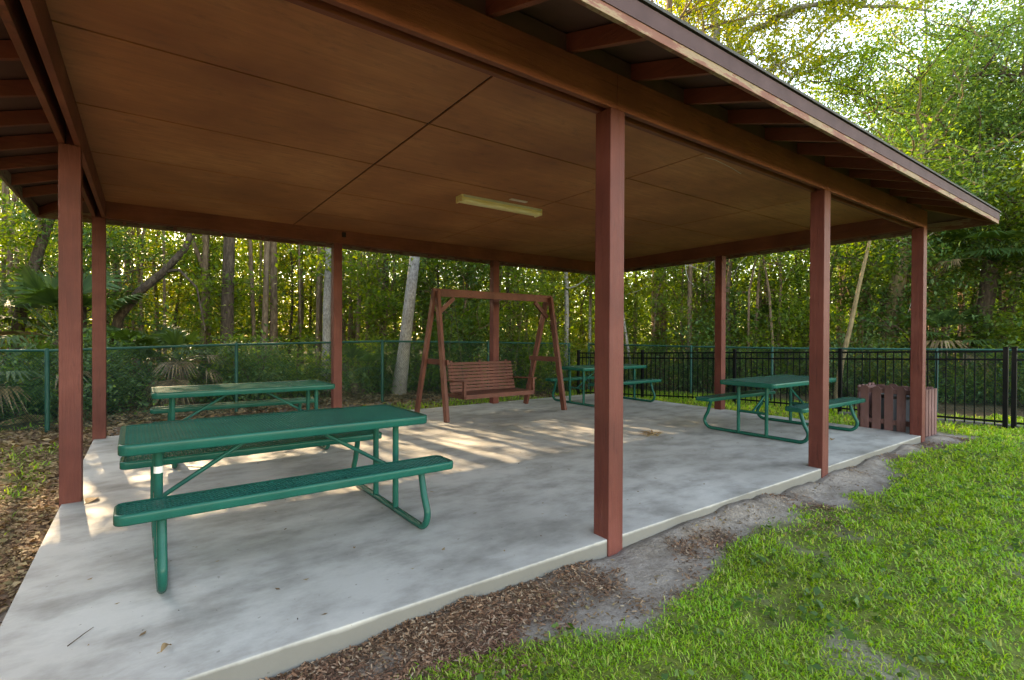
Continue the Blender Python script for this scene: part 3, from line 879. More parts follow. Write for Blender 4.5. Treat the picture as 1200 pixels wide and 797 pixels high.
def shrub(label, px, d, h, w, leaf, seed, size=.09, n=70, per=40, group=None, name='shrub', loc=None):
    rng = np.random.RandomState(seed)
    u, v = at(px, d) if loc is None else loc
    t = thing(name, label, 'shrub', (u, v, float(gz(u, v))-.03), rng.uniform(0, 6), group)
    m = MB(); cl = []
    for i in range(9):
        a = rng.uniform(0, 2*PI)
        pts = curve_path((rng.normal(0, .08*w), rng.normal(0, .08*w), 0), (math.cos(a)*w/h*.55, math.sin(a)*w/h*.55, 1), h*rng.uniform(.6, 1.0), rng, 5, .18)
        m.tube(pts, [.018, .015, .012, .009, .006, .003], 4, False)
        cl += pts[1:]
    m.build('stem', M['bark_dark'], t)
    k = n-len(cl)
    if k > 0:
        q = rng.normal(0, 1, (k, 3)); q /= np.linalg.norm(q, axis=1)[:, None]
        q *= rng.uniform(.3, 1, (k, 1))**.5
        q = q*np.array([w/2, w/2, h*.5])+np.array([0, 0, h*.52])
        cl = [tuple(c) for c in cl]+[tuple(c) for c in q]
    cc = clumps([tuple(c) for c in cl], per, .14*max(w, .8)**.5, rng, .7)
    cc = cc[cc[:, 2] > 0]
    leaves_object('foliage', cc, size, leaf, rng, t)
    return t
def fan_leaf(mb_v, mb_q, origin, dirn, R_, nseg, rng, droop=.25, spread=2.6):
    """one palmetto fan: narrow segments radiating from the end of the stalk"""
    d = np.array(dirn, float); d /= np.linalg.norm(d)
    up = np.array([0, 0, 1.0]); s = np.cross(d, up); s /= np.linalg.norm(s)+1e-9; nrm = np.cross(s, d)
    for k in range(nseg):
        a = -spread/2+spread*k/(nseg-1)+rng.normal(0, .02)
        e = d*math.cos(a)+s*math.sin(a)
        L = R_*(.75+.25*math.cos(a*.8))*rng.uniform(.9, 1.05)
        w = R_*.035
        side = np.cross(e, nrm)
        p0 = np.array(origin); p1 = p0+e*L*.55; p2 = p0+e*L+np.array([0, 0, -droop*L*rng.uniform(.6, 1.3)])
        i = len(mb_v)
        mb_v += [p0-side*w*.3, p0+side*w*.3, p1+side*w, p1-side*w, p2]
        mb_q.append((i, i+1, i+2, i+3)); mb_q.append((i+3, i+2, i+4))
def palmetto(label, px, d, seed, n=16, R_=.75, stalk=.8, trunk_h=0.0, dry=4, trunk_r=.16, name='palmetto', cat='palmetto', droop=.25, loc=None, group=None, dryR=1.0):
    rng = np.random.RandomState(seed)
    u, v = at(px, d) if loc is None else loc
    t = thing(name, label, cat, (u, v, float(gz(u, v))-.03), 0, group)
    if trunk_h:
        m = MB(); p = curve_path((0,0,0), (rng.normal(0, .08), rng.normal(0, .08), 1), trunk_h, rng, 8, .03)
        m.tube(p, [trunk_r*(1.15 if i == 0 else 1+.05*(i % 2)) for i in range(9)], 12); m.build('trunk', M['bark_dark'], t); top = p[-1]
    else: top = Vector((0,0,.05))
    def group_(cnt, elr, mat, nm, dr, RR):
        for k in range(cnt):
            V_ = []; Q = []; sm = MB()
            a = k*2.4+rng.uniform(-.3, .3); el = rng.uniform(*elr)
            dv = Vector((math.cos(a)*math.cos(el), math.sin(a)*math.cos(el), math.sin(el)))
            st = stalk*rng.uniform(.7, 1.2)
            e = top+dv*st; sm.tube([top, top+dv*st*.5+Vector((0,0,.04)), e], [.014, .011, .008], 4, False)
            fan_leaf(V_, Q, tuple(e), (dv.x, dv.y, dv.z-.25), RR*rng.uniform(.8, 1.15), 22, rng, dr)
            sm.add([tuple(p) for p in V_], Q)
            sm.build(nm, mat, t)
    group_(n, (.05, 1.25), M['palm'], 'frond', droop, R_)
    group_(dry, (-.9, .35), M['palm_dry'], 'dry_frond', .5, R_*dryR)
    return t

# --- trees one can tell apart, by photo column and distance
tree('dark leaning tree trunk at the far left, beyond the fence', 2, 11.5, 9, .14, M['bark_dark'], M['leaf_mid'], 1, lean=(.10,-.06), crown=(.5,1), limbs=10, low=8)
def arched():
    rng = np.random.RandomState(5); u, v = at(128, 11.6)
    t = thing('tree', 'dark crooked tree arching to the right between the corner post and the brown trunk', 'tree', (u, v, float(gz(u, v))-.05))
    m = MB(); r_ = Vector((AR[0], AR[1], 0))
    P_ = [Vector((0,0,0)), Vector((0,0,.9))+r_*.02, Vector((0,0,1.9))+r_*.22, Vector((0,0,2.5))+r_*.7, Vector((0,0,2.95))+r_*1.25, Vector((0,0,3.5))+r_*1.75, Vector((0,0,4.6))+r_*2.2, Vector((0,0,6.0))+r_*2.5]
    m.tube(P_, [.13,.115,.10,.095,.085,.07,.05,.03], 8)
    m.tube([P_[1], Vector((0,0,2.2))+r_*-.3, Vector((0,0,3.5))+r_*-.35, Vector((0,0,5.2))+r_*-.1], [.07,.06,.05,.03], 6)
    m.tube([P_[4], Vector((0,0,3.0))+r_*1.6, Vector((0,0,2.6))+r_*2.0, Vector((0,0,1.6))+r_*2.2], [.045,.035,.025,.015], 6)
    m.build('trunk', M['bark_dark'], t)
    cl = [tuple(P_[i]+Vector(rng.normal(0, .5, 3))) for i in (4,5,5,6,6,6,7,7,7,7,7) for _ in range(2)]+[tuple(Vector((0,0,4.6+.3*k))+r_*(-.2)+Vector(rng.normal(0, .5, 3))) for k in range(8)]
    leaves_object('crown', clumps(cl, 50, .32, rng), .12, M['leaf_mid'], rng, t)
arched()
tree('straight dark brown trunk left of the second back post, thickest of the trunks there', 266, 13.6, 13, .175, M['bark_dark'], M['leaf_mid'], 2, crown=(.6,1), limbs=12, wig=.012, low=3, per=85, limb_len=2.9, size=.13)
tree('slim brown trunk between the dark trunk and the second back post', 319, 15.0, 12, .125, M['bark_brown'], M['leaf_mid'], 3, crown=(.6,1), limbs=10, wig=.02, low=6, per=85, limb_len=2.9, size=.13)
tree('thin grey brown trunk between the slim brown and pale trunks', 352, 19, 12, .12, M['bark_brown'], M['leaf_yellow'], 4, crown=(.5,1), limbs=10, wig=.02, per=85, limb_len=2.9, size=.13)
tree('pale grey trunk just left of the second back post', 382, 12.6, 11, .105, M['bark_pale'], M['leaf_mid'], 6, crown=(.6,1), limbs=10, wig=.025, lean=(.02,-.015), low=5, per=85, limb_len=2.9, size=.13)
tree('dark slim trunk between the second back post and the pale grey trunk', 446, 16, 12, .12, M['bark_dark'], M['leaf_mid'], 7, crown=(.55,1), limbs=10, wig=.02, low=4, per=85, limb_len=2.9, size=.13)
tree('stout pale grey trunk leaning right behind the swing frame', 467, 11.9, 12, .145, M['bark_pale'], M['leaf_mid'], 8, lean=(AR[0]*.12, AR[1]*.12), crown=(.62,1), limbs=12, wig=.012, per=85, limb_len=2.9, size=.13)
tree('slender pale trunk seen between the swing frame and the front middle post', 663, 16.3, 10, .085, M['bark_pale'], M['leaf_yellow'], 9, crown=(.3,1), limbs=12, wig=.04, limb_len=1.6)
tree('thin crooked pale sapling just left of the front middle post', 689, 16.6, 8, .055, M['bark_pale'], M['leaf_yellow'], 10, crown=(.35,1), limbs=10, wig=.09, limb_len=1.4)
tree('big brown scaly trunk between the front middle post and the far end post', 772, 18.5, 15, .30, M['bark_brown'], M['leaf_yellow'], 12, crown=(.55,1), limbs=15, limb_len=4.0, wig=.02, per=80, size=.12, spread=.5, sub=7, limb_r=.3)
tree('thin pale stem right of the front middle post, in front of the big brown trunk', 741, 15.8, 8, .05, M['bark_pale'], M['leaf_yellow'], 13, crown=(.35,1), limbs=9, wig=.09, limb_len=1.3)
tree('pale slanting trunk between the two right front posts', 980, 11.8, 5.6, .062, M['bark_tan'], M['leaf_mid'], 14, lean=(AR[0]*.10, AR[1]*.10), crown=(.62,1), limbs=6, wig=.05, limb_len=1.2, per=30, size=.09)
tree('thick tan leaning trunk just left of the last front post', 1032, 13.5, 7.2, .24, M['bark_tan'], M['leaf_dark'], 15, lean=(AR[0]*.16, AR[1]*.16), crown=(.5,1), limbs=14, wig=.03, limb_len=2.2, per=90, size=.09)
tree('leafy oak with a broad low crown above the gate at the right', 1165, 14.0, 8.6, .24, M['bark_dark'], M['leaf_blue'], 16, crown=(.32,1), limbs=34, limb_len=2.9, per=150, size=.10, spread=.36, wig=.05, sub=6, updir=.2)
tree('bushy mid green oak right of the roof corner', 1085, 17.0, 10.0, .22, M['bark_dark'], M['leaf_mid'], 17, crown=(.3,1), limbs=30, limb_len=2.9, per=140, size=.11, spread=.4, wig=.05, sub=6, updir=.2)
tree('tall yellow green tree with dark limbs against the sky, top right', 1150, 26, 21, .34, M['bark_dark'], M['leaf_yellow'], 18, crown=(.45,1), limbs=26, limb_len=3.6, per=95, size=.14, spread=.5, wig=.05, sub=6)
tree('tree at the right edge with dense dark crown', 1290, 15.5, 13, .28, M['bark_dark'], M['leaf_mid'], 19, crown=(.3,1), limbs=34, limb_len=3.2, per=110, size=.095, spread=.42, wig=.05, sub=6)

tree('round dense green tree between the oak limbs and the roof corner', 1035, 19.5, 9.3, .2, M['bark_dark'], M['leaf_blue'], 20, crown=(.3,1), limbs=30, limb_len=2.4, per=120, size=.11, spread=.38, wig=.04, sub=6, updir=.2)
# --- overhanging oak: grey limbs reaching over the roof
def oak():
    rng = np.random.RandomState(77); u, v = at(835, 20.5)
    zg = float(gz(u, v)); t = thing('oak_tree', 'spreading oak behind the roof with long grey limbs against the blue sky', 'tree', (u, v, zg-.05))
    r_ = Vector((AR[0], AR[1], 0)); f_ = Vector((AF[0], AF[1], 0))
    def q(px, y, dd=0):            # point of a limb, by direction and distance
        d = 20.5+dd; a, c = at(px, d); return Vector((a-u, c-v, H-(y-394)/FPX*d-zg+.05))
    m = MB(); cl = []
    tr = [Vector((0,0,0)), Vector((0,0,3)), q(828, 190), q(838, 95)]
    m.tube(tr, [.42,.34,.30,.24], 12)
    def limb(pts, r0, r1, leafy=2, sp=.9):
        P_ = []
        for a, c in zip(pts[:-1], pts[1:]):
            for k in range(4): P_.append(a.lerp(c, k/4)+Vector(rng.normal(0, .07, 3)))
        P_.append(pts[-1]); n = len(P_)
        m.tube(P_, [r0+(r1-r0)*i/(n-1) for i in range(n)], 8)
        for i in range(n//4, n):
            for _ in range(leafy):
                dv = Vector(rng.normal(0, 1, 3)); dv.z = dv.z*.6+.25; L = rng.uniform(.7, 1.9)*sp
                b_ = curve_path(P_[i], dv, L, rng, 5, .28, .02)
                m.tube(b_, [r1*.7+.012, .018, .014, .010, .007, .004], 5, False)
                cl.extend([b_[2], b_[4], b_[5]])
                for _k in range(2):
                    dv2 = Vector(rng.normal(0, 1, 3)); c_ = curve_path(b_[3], dv2, L*.55, rng, 3, .25)
                    m.tube(c_, [.010, .008, .006, .003], 4, False); cl.append(c_[-1]); cl.append(c_[2])
    limb([tr[3], q(880, 35), q(935, 8, -1), q(1010, 5, -2), q(1080, 12, -3)], .17, .03, 2)
    limb([tr[3], q(855, 40), q(905, -20), q(960, -60, 1)], .15, .04, 3)
    limb([q(835, 110), q(880, 92, -1), q(935, 62, -1), q(975, 30, -2), q(1000, 2, -2)], .09, .025, 1, .8)
    limb([q(905, 118, -2), q(930, 88, -2), q(960, 76, -2), q(1000, 62, -3)], .05, .015, 1, .7)
    limb([tr[3], q(800, 20), q(760, -30), q(720, -70)], .16, .04, 3)
    limb([tr[2], q(800, 120, 1), q(760, 60, 1), q(735, 30, 1)], .12, .04, 3)
    limb([tr[3], q(830, -10), q(835, -80), q(850, -150)], .2, .05, 3)
    limb([q(830, 60), q(870, 60, -2), q(900, 70, -3), q(925, 90, -4)], .06, .02, 1, .7)
    m.build('trunk', M['bark_pale'], t)
    leaves_object('crown', clumps([tuple(c) for c in cl], 26, .26, rng), .135, M['leaf_yellow'], rng, t)
oak()

# --- palms and palmettos
palmetto('cabbage palm with dark trunk beyond the iron gate', 1143, 12.6, 31, n=26, R_=.7, stalk=.9, trunk_h=3.4, dry=3, dryR=.7, name='palm_tree', cat='palm tree')
palmetto('low fan palm with drooping fronds right of the last front post', 1108, 12.2, 32, n=14, R_=.7, stalk=.7, trunk_h=1.3, dry=5, name='palm_tree', cat='palm tree')
palmetto('green palmetto fan clump behind the fence, left of the dark brown trunk', 178, 11.2, 33, n=18, R_=.85, stalk=1.1, trunk_h=.5, dry=2)
palmetto('palmetto with a skirt of dry brown fronds behind the sunlit table', 212, 10.3, 34, n=10, R_=.5, stalk=.45, trunk_h=.95, dry=9, dryR=1.0)
palmetto('palmetto with dry hanging fronds at the far left fence', 22, 8.8, 35, n=12, R_=.7, stalk=.7, trunk_h=.6, dry=11)
palmetto('small palmetto behind the fence between the second back post and the pale trunk', 420, 12.0, 36, n=12, R_=.6, stalk=.7, trunk_h=.3, dry=1)
palmetto('palm with tall arching fronds at the left edge of the woods', 62, 10.5, 37, n=20, R_=.95, stalk=1.2, trunk_h=1.4, dry=4, name='palm_tree', cat='palm tree')
palmetto('dark fan palm in the shade left of the far right post', 905, 15.5, 38, n=16, R_=.8, stalk=.8, trunk_h=1.6, dry=8, name='palm_tree', cat='palm tree')

def dead_branch(px, d, z0, seed, label, k=5, L=1.6):
    rng = np.random.RandomState(seed); u, v = at(px, d)
    m = MB(); r_ = Vector((AR[0], AR[1], 0))
    main = curve_path((0,0,0), (rng.normal(0, .4), rng.normal(0, .4), -1), L*1.5, rng, 8, .22)
    m.tube(main, [.022-.0022*i for i in range(9)], 5)
    for i in range(k):
        q = main[rng.randint(0, 6)]; sd = 1 if i % 2 else -1
        pts = curve_path(q, tuple(r_*sd*rng.uniform(.4, 1.2)+Vector((0, 0, rng.uniform(-1, .5)))), L*rng.uniform(.5, 1), rng, 6, .3)
        m.tube(pts, [.012-.0016*j for j in range(7)], 4)
    o = m.build('dead_branch', M['bark_pale'], None, loc=(u, v, z0)); tag(o, label, 'branch')
dead_branch(1092, 12.0, 4.3, 61, 'bare pale branches hanging in the greenery just right of the roof corner post')
dead_branch(1150, 12.6, 5.6, 62, 'bare pale twigs in the leafy oak crown above the roof tip')
dead_branch(912, 14.0, 4.6, 63, 'bare pale hanging branch left of the second front post, behind the fence', 6)
dead_branch(795, 15.0, 4.8, 64, 'bare pale hanging branch beside the big brown scaly trunk', 6)

# --- saplings and shrubs
gS = 'saplings in the understorey'; gB = 'shrubs behind the fences'
sap = [(-60, 10.8, 5.5, 'leaf_mid'), (45, 13.0, 6, 'leaf_mid'), (92, 11.8, 5, 'leaf_dark'), (150, 15.5, 6.5, 'leaf_yellow'), (205, 16.5, 6, 'leaf_yellow'), (238, 18, 6, 'leaf_mid'),
       (295, 19, 7, 'leaf_yellow'), (338, 18.5, 6, 'leaf_mid'), (365, 20, 6.5, 'leaf_yellow'), (415, 17.5, 6, 'leaf_mid'), (432, 19, 7, 'leaf_yellow'), (512, 16, 6, 'leaf_mid'),
       (535, 13.6, 5, 'leaf_mid'), (560, 18, 7, 'leaf_dark'), (598, 15.2, 5.5, 'leaf_mid'), (630, 18.5, 7, 'leaf_dark'), (648, 17, 6, 'leaf_yellow'), (705, 18.5, 6.5, 'leaf_yellow'),
       (800, 16.5, 5.5, 'leaf_mid'), (828, 18.5, 7, 'leaf_mid'), (868, 15.8, 6, 'leaf_dark'), (912, 14.5, 6, 'leaf_mid'), (940, 17, 7.5, 'leaf_mid'), (965, 14.2, 5.5, 'leaf_mid'),
       (575, 14.4, 4.6, 'leaf_mid'), (520, 13.9, 3.8, 'leaf_blue'), (265, 15.6, 3.6, 'leaf_mid'), (452, 14.0, 3.6, 'leaf_mid'), (850, 17.0, 5.5, 'leaf_mid'), (720, 17.2, 4.5, 'leaf_mid'),
       (1015, 14.5, 6, 'leaf_dark'), (1068, 12.8, 4.5, 'leaf_dark'), (1180, 12.4, 4.5, 'leaf_mid'), (1225, 11.5, 5.5, 'leaf_mid'), (1330, 10.6, 5, 'leaf_mid')]
where = ['beyond the left edge of the photo', 'behind the left front post', 'behind the back corner post', 'behind the arching dark tree', 'above the dry palmetto', 'left of the dark brown trunk',
         'right of the dark brown trunk', 'between the slim brown and thin grey trunks', 'left of the pale grey trunk', 'right of the second back post', 'left of the dark slim trunk', 'right of the stout pale trunk',
         'over the swing bench', 'left of the third back post', 'right of the third back post', 'over the right swing leg', 'left of the slender pale trunk', 'hidden by the front middle post',
         'right of the big brown trunk', 'left of the far end post', 'right of the far end post', 'left of the second front post', 'hidden by the second front post', 'left of the pale slanting trunk',
         'over the left end of the swing bench', 'just right of the front left swing leg', 'in front of the dark brown trunk', 'in front of the dark slim trunk', 'just behind the far end post', 'between the front middle post and the big brown trunk',
         'right of the pale slanting trunk', 'behind the last front post', 'behind the double fence post', 'at the right edge of the photo', 'beyond the right edge of the photo']
for i, ((px, d, h, lf), wtxt) in enumerate(zip(sap, where)):
    adj = {'leaf_mid': 'mid green', 'leaf_dark': 'dark green', 'leaf_yellow': 'yellow green', 'leaf_blue': 'blue green'}[lf]
    tree('thin %s leafy sapling %s' % (adj, wtxt), px, d, h, .035+.004*h, M['bark_dark'] if i % 3 else M['bark_brown'], M[lf], 100+i, crown=(.12,1), limbs=17, limb_len=1.35, per=66, size=.105, spread=.27, group=gS, name='sapling', cat='sapling', wig=.05, sub=3)
sh = [(-40, 8.6, 1.3, 1.6, 'leaf_dark', 'left of the far left palmetto'), (40, 9.2, 1.5, 1.5, 'leaf_dark', 'behind the left fence post'), (100, 9.4, 1.4, 1.5, 'leaf_blue', 'between the two left posts'),
      (140, 9.9, 1.6, 1.7, 'leaf_dark', 'right of the back corner post'), (250, 10.8, 1.5, 1.6, 'leaf_mid', 'right of the dry palmetto'), (305, 11.2, 1.5, 1.6, 'leaf_dark', 'behind the sunlit table'),
      (350, 11.4, 1.3, 1.5, 'leaf_mid', 'left of the second back post'), (432, 12.2, 1.4, 1.6, 'leaf_mid', 'left of the stout pale trunk'), (505, 12.8, 1.9, 2.0, 'leaf_mid', 'behind the left swing legs'),
      (550, 13.2, 2.2, 2.2, 'leaf_blue', 'behind the swing bench'), (612, 14.3, 1.9, 2.1, 'leaf_mid', 'behind the right swing legs'), (655, 15.6, 1.8, 2.0, 'leaf_mid', 'behind the back corner table'),
      (745, 16.2, 1.7, 2.0, 'leaf_mid', 'below the big brown trunk'), (800, 15.2, 2.2, 2.4, 'leaf_dark', 'right of the big brown trunk'), (862, 14.4, 2.2, 2.4, 'leaf_dark', 'right of the far end post'),
      (918, 13.6, 2.2, 2.2, 'leaf_mid', 'left of the second front post'), (1012, 12.6, 1.7, 1.9, 'leaf_blue', 'behind the picket enclosure'), (1045, 12.2, 1.3, 1.4, 'leaf_yellow', 'over the picket enclosure'),
      (1130, 11.8, 1.8, 2.2, 'leaf_mid', 'under the cabbage palm'), (1190, 11.0, 2.0, 2.2, 'leaf_mid', 'behind the iron gate'), (1260, 10.2, 2.2, 2.2, 'leaf_dark', 'beyond the right edge of the photo')]
for i, (px, d, h, w, lf, wt) in enumerate(sh):
    adj = {'leaf_mid': 'mid green', 'leaf_dark': 'dark green', 'leaf_yellow': 'yellow green', 'leaf_blue': 'blue green'}[lf]
    shrub('%s bush growing behind the fence, %s' % (adj, wt), px, d, h, w, M[lf], 300+i, group=gB, n=80, per=46, size=.085)

# --- undergrowth and the wood farther off, which read as one mass
rng = np.random.RandomState(900)
cs_ = []
for k in range(2300):
    px = rng.uniform(-500, 1650); base = np.interp(px, [-500, 55, 448, 667, 690, 1098, 1640], [7.6, 7.9, 11.0, 15.0, 15.4, 10.8, 8.2])
    d = base+rng.uniform(.3, 1)**1.3*6-.9
    u, v = at(px, d)
    hh = .9*fbm(u*.6, v*.6, 55)
    cs_.append((u, v, float(gz(u, v))+.05+hh*rng.uniform(0, 1)))
o = leaves_object('undergrowth', clumps(cs_, 26, .2, rng, .6), .085, M['leaf_blue'], rng); tag(o, 'tangled low undergrowth behind the fences', kind='stuff')
cs_ = []; cr_ = []; m = MB()
for k in range(15500):
    px = rng.uniform(-900, 2100); d = rng.uniform(20, 27) if k % 4 == 0 else rng.uniform(26, 50)
    u, v = at(px, d); g = fbm(u*.13, v*.13, 71)
    zt = 4.0+7*g+(d-20)*.17
    z = rng.uniform(0, 1)**(.8 if d > 26 else 1.1)*zt-.1
    (cs_ if px+rng.normal(0, 60) < 560 and (d > 27 or rng.uniform() < .35) else cr_).append((u, v, z))
for k in range(1900):  # unseen high foliage, added to break up the sun patches on the slab
    px = rng.uniform(-350, 480); d = rng.uniform(19, 40); u, v = at(px, d)
    if rng.uniform() < sstep(.40, .58, fbm(u*.22, v*.22, 33)): cs_.append((u, v, rng.uniform(6.5, 17)))
for k in range(4500):
    px = rng.uniform(-900, 2100); d = rng.uniform(24, 60); u, v = at(px, d)
    (cs_ if px+rng.normal(0, 60) < 560 else cr_).append((u, v, rng.uniform(0, 4.5)))
for k in range(300):
    px = rng.uniform(-500, 1500); d = rng.uniform(13.5, 18) if k % 3 else rng.uniform(17, 27); u, v = at(px, d)
    if v < 12.0 and u < 13.5: continue
    hh = rng.uniform(6, 12) if px < 600 else rng.uniform(4.5, 6.2); r0 = rng.uniform(.03, .10)
    m.tube([(u, v, -.4), (u+rng.normal(0, .15), v+rng.normal(0, .15), hh*.5), (u+rng.normal(0, .5), v+rng.normal(0, .5), hh)], [r0, r0*.8, r0*.35], 6, False)
for k in range(1700):
    u, v = rng.uniform(-15, -6.2), rng.uniform(-3, 16); g = fbm(u*.2, v*.2, 72)
    cs_.append((u, v, rng.uniform(0, 1)*(3+9*g)))
far_ = []
for k in range(5200):
    px = rng.uniform(-1000, 2200); d = rng.uniform(58, 85); u, v = at(px, d); far_.append((u, v, rng.uniform(-.2, 9)))
o = leaves_object('far_woods', clumps(np.array(far_), 32, 1.0, rng, .7), .5, M['leaf_yellow'], rng, aspect=.55); tag(o, 'distant wood closing the view behind the nearer woods', kind='stuff')
def wood(cc, mat, lab):
    sp = rng.uniform(.3, .9, (len(cc), 1))
    c = np.repeat(np.array(cc), 48, 0); c = c+rng.normal(0, 1, c.shape)*np.repeat(sp, 48, 0)*np.array([1, 1, .6])
    o = leaves_object('woods', c, .205, mat, rng, aspect=.5); tag(o, lab, kind='stuff'); return o
o = wood(cs_, M['leaf_yellow'], 'sunlit yellow green wood beyond the nearer trees')
t = m.build('woods_trunk', M['bark_brown'], o); t['kind'] = 'stuff'
wood(cr_, M['leaf_mid'], 'mid green wood beyond the iron fence')

# ------------------------------------------------------------------ grass, chips, litter
def scatter(n, ur, vr, mask, rng, dens=None):
    U_ = rng.uniform(*ur, n); V_ = rng.uniform(*vr, n)
    keep = rng.uniform(0, 1, n) < mask(U_, V_)
    if dens is not None: keep &= rng.uniform(0, 1, n) < dens(U_, V_)
    return U_[keep], V_[keep]
def depth(U_, V_): return U_*math.cos(YAW)+V_*math.sin(YAW)
def side(U_, V_): return U_*math.sin(YAW)-V_*math.cos(YAW)
def in_view(U_, V_, mg=.5):
    d = depth(U_, V_); s = side(U_, V_)
    return ((d > .5) & (np.abs(s) < d*1.25+mg))
def ground_z(U_, V_):
    near = np.exp(-(np.maximum(0, np.hypot(U_-5, V_-4)-12)/6)**2)
    return gz(U_, V_)+((fbm(U_*1.2, V_*1.2, 41)-.5)*.07+(fbm(U_*6, V_*6, 43)-.5)*.035)*near+np.exp(-((V_-2.36)/.16)**2)*sstep(-1, -.4, U_)*sstep(9.8, 9.2, U_)*(.005+.055*sstep(.35, .75, fbm(U_*1.6+3, 0*U_, 91)))*(V_ < 2.40)
def blades(name, U_, V_, L, W, mat, rng, label):
    n = len(U_); z = ground_z(U_, V_)
    az = rng.uniform(0, 2*PI, n); tilt = np.abs(rng.normal(.85, .45, n))
    d = np.stack([np.cos(az), np.sin(az), 0*az], -1); s = np.stack([-np.sin(az), np.cos(az), 0*az], -1)
    up = np.array([0, 0, 1.0])
    L = (L*rng.uniform(.5, 1.4, n))[:, None]; w = (W*rng.uniform(.7, 1.3, n))[:, None]
    b0 = np.stack([U_, V_, z-.008], -1)
    ct, st = np.cos(tilt)[:, None], np.sin(tilt)[:, None]
    m1 = b0+(up*ct+d*st*.7)*L*.55
    bend = np.clip(tilt+rng.uniform(.3, .9, n), 0, 1.9); c2, s2 = np.cos(bend)[:, None], np.sin(bend)[:, None]
    t = m1+(up*c2+d*s2)*L*.5
    V5 = np.stack([b0-s*w*.5, b0+s*w*.5, m1+s*w*.5, m1-s*w*.5, t], 1).reshape(-1, 3)
    i = np.arange(n)[:, None]*5
    loops = np.concatenate([i+np.array([0,1,2,3]), i+np.array([3,2,4])], 1).ravel()
    counts = np.tile([4, 3], n)
    o = raw_mesh(name, V5, loops, counts, mat); tag(o, label, kind='stuff'); return o
rng = np.random.RandomState(501)
def gd(U_, V_):
    d = np.hypot(U_, V_); tuft = .30+.70*sstep(.34, .56, fbm(U_*4.2, V_*4.2, 61, 4))
    return np.where(in_view(U_, V_), np.clip((2.2/np.maximum(d, 1.0))**1.15, 0, 1), .10)*tuft
U_, V_ = scatter(1500000, (.3, 13), (-4, 2.4), lawn_mask, rng, gd)
dd = np.hypot(U_, V_)
blades('lawn_grass', U_, V_, .028+.0028*dd, .0030+.0011*dd, M['grass'], rng, 'bright green lawn grass in front of the slab')
U_, V_ = scatter(160000, (-5, 12.2), (2.4, 11), lawn_mask, rng, lambda a, c: np.where((a > SLAB[0]-.02) & (a < SLAB[1]+.02) & (c > SLAB[2]) & (c < SLAB[3]+.02), 0, .5))
dd = np.hypot(U_, V_)
blades('rough_grass', U_, V_, .055+.003*dd, .004+.0011*dd, M['grass'], rng, 'thin grass between the slab and the fences')
def litter(name, U_, V_, size, mat, rng, label, aspect, flat=.35, lift=.012):
    z = ground_z(U_, V_)+rng.uniform(.0, lift, len(U_))
    c = np.stack([U_, V_, z], -1)
    n = len(c); az = rng.uniform(0, 2*PI, n); el = rng.normal(.0, .25, n)
    d = np.stack([np.cos(az)*np.cos(el), np.sin(az)*np.cos(el), np.sin(el)], -1)
    up = np.stack([rng.normal(0, flat, n), rng.normal(0, flat, n), np.ones(n)], -1)
    s = np.cross(d, up); s /= np.linalg.norm(s, axis=1)[:, None]; nn = np.cross(s, d)
    L = (size*rng.uniform(.45, 1.5, n))[:, None]; w = L*(aspect*rng.uniform(.6, 1.4, n))[:, None]*.5
    a, t = c-d*L*.5, c+d*L*.5
    if aspect < .35: v = np.stack([a-s*w, a+s*w, t+s*w*.8, t-s*w*.8], 1).reshape(-1, 3)
    else: v = np.stack([a, c-s*w+nn*L*.08, t, c+s*w+nn*L*.12], 1).reshape(-1, 3)
    k = len(v)//4
    o = raw_mesh(name, v, np.arange(4*k), np.full(k, 4), mat); tag(o, label, kind='stuff'); return o
def cd(U_, V_): return np.where(in_view(U_, V_), np.clip((2.6/np.maximum(np.hypot(U_, V_), 1))**1.0, 0, 1), .1)
def front_chips(U_, V_): return chip_mask(U_, V_)*(V_ < 2.385)*(1-.8*lawn_mask(U_, V_))
U_, V_ = scatter(170000, (-1.2, 9.6), (1.2, 2.385), front_chips, rng, cd)
litter('wood_chips', U_, V_, .021, M['chip'], rng, 'brown wood chips strewn along the slab edge', .28)
def left_lit(U_, V_): return chip_mask(U_, V_)*(U_ < -.57)
U_, V_ = scatter(120000, (-5, -.575), (1.5, 10), left_lit, rng, cd)
litter('leaf_litter', U_, V_, .045, M['litter'], rng, 'dry brown leaf litter on the soil left of the slab', .5, .5, .02)
def forest_lit(U_, V_): return np.where((V_ > 8.75) | (U_ < -.6), .8, 0)*(1-lawn_mask(U_, V_))
U_, V_ = scatter(26000, (-6, 10), (8.75, 13), forest_lit, rng)
litter('forest_litter', U_, V_, .09, M['litter'], rng, 'fallen leaves on the ground behind the slab', .5, .5, .03)
def sparse(U_, V_): return (1-lawn_mask(U_, V_)*.6)*sstep(.36, .62, fbm(U_*2.6, V_*2.6, 88))
U_, V_ = scatter(22000, (.3, 10), (-.6, 2.37), sparse, rng, lambda a, c: np.clip(.15+sstep(1.4, 1.9, c)*.85, 0, 1)*cd(a, c))
litter('scattered_litter', U_, V_, .024, M['litter'], rng, 'dry leaf scraps scattered over the sand and turf', .45)
# broad-leaved weeds in the turf
U_, V_ = scatter(900, (.8, 10), (-2, 2.0), lawn_mask, rng, lambda a, c: np.where(in_view(a, c), .6, .1))
cw = clumps(np.stack([U_, V_, ground_z(U_, V_)+.035], -1), 9, .03, rng, .35)
o = leaves_object('weeds', cw, .032, M['weed'], rng, aspect=.7); tag(o, 'small broad-leaved weeds in the turf', kind='stuff')

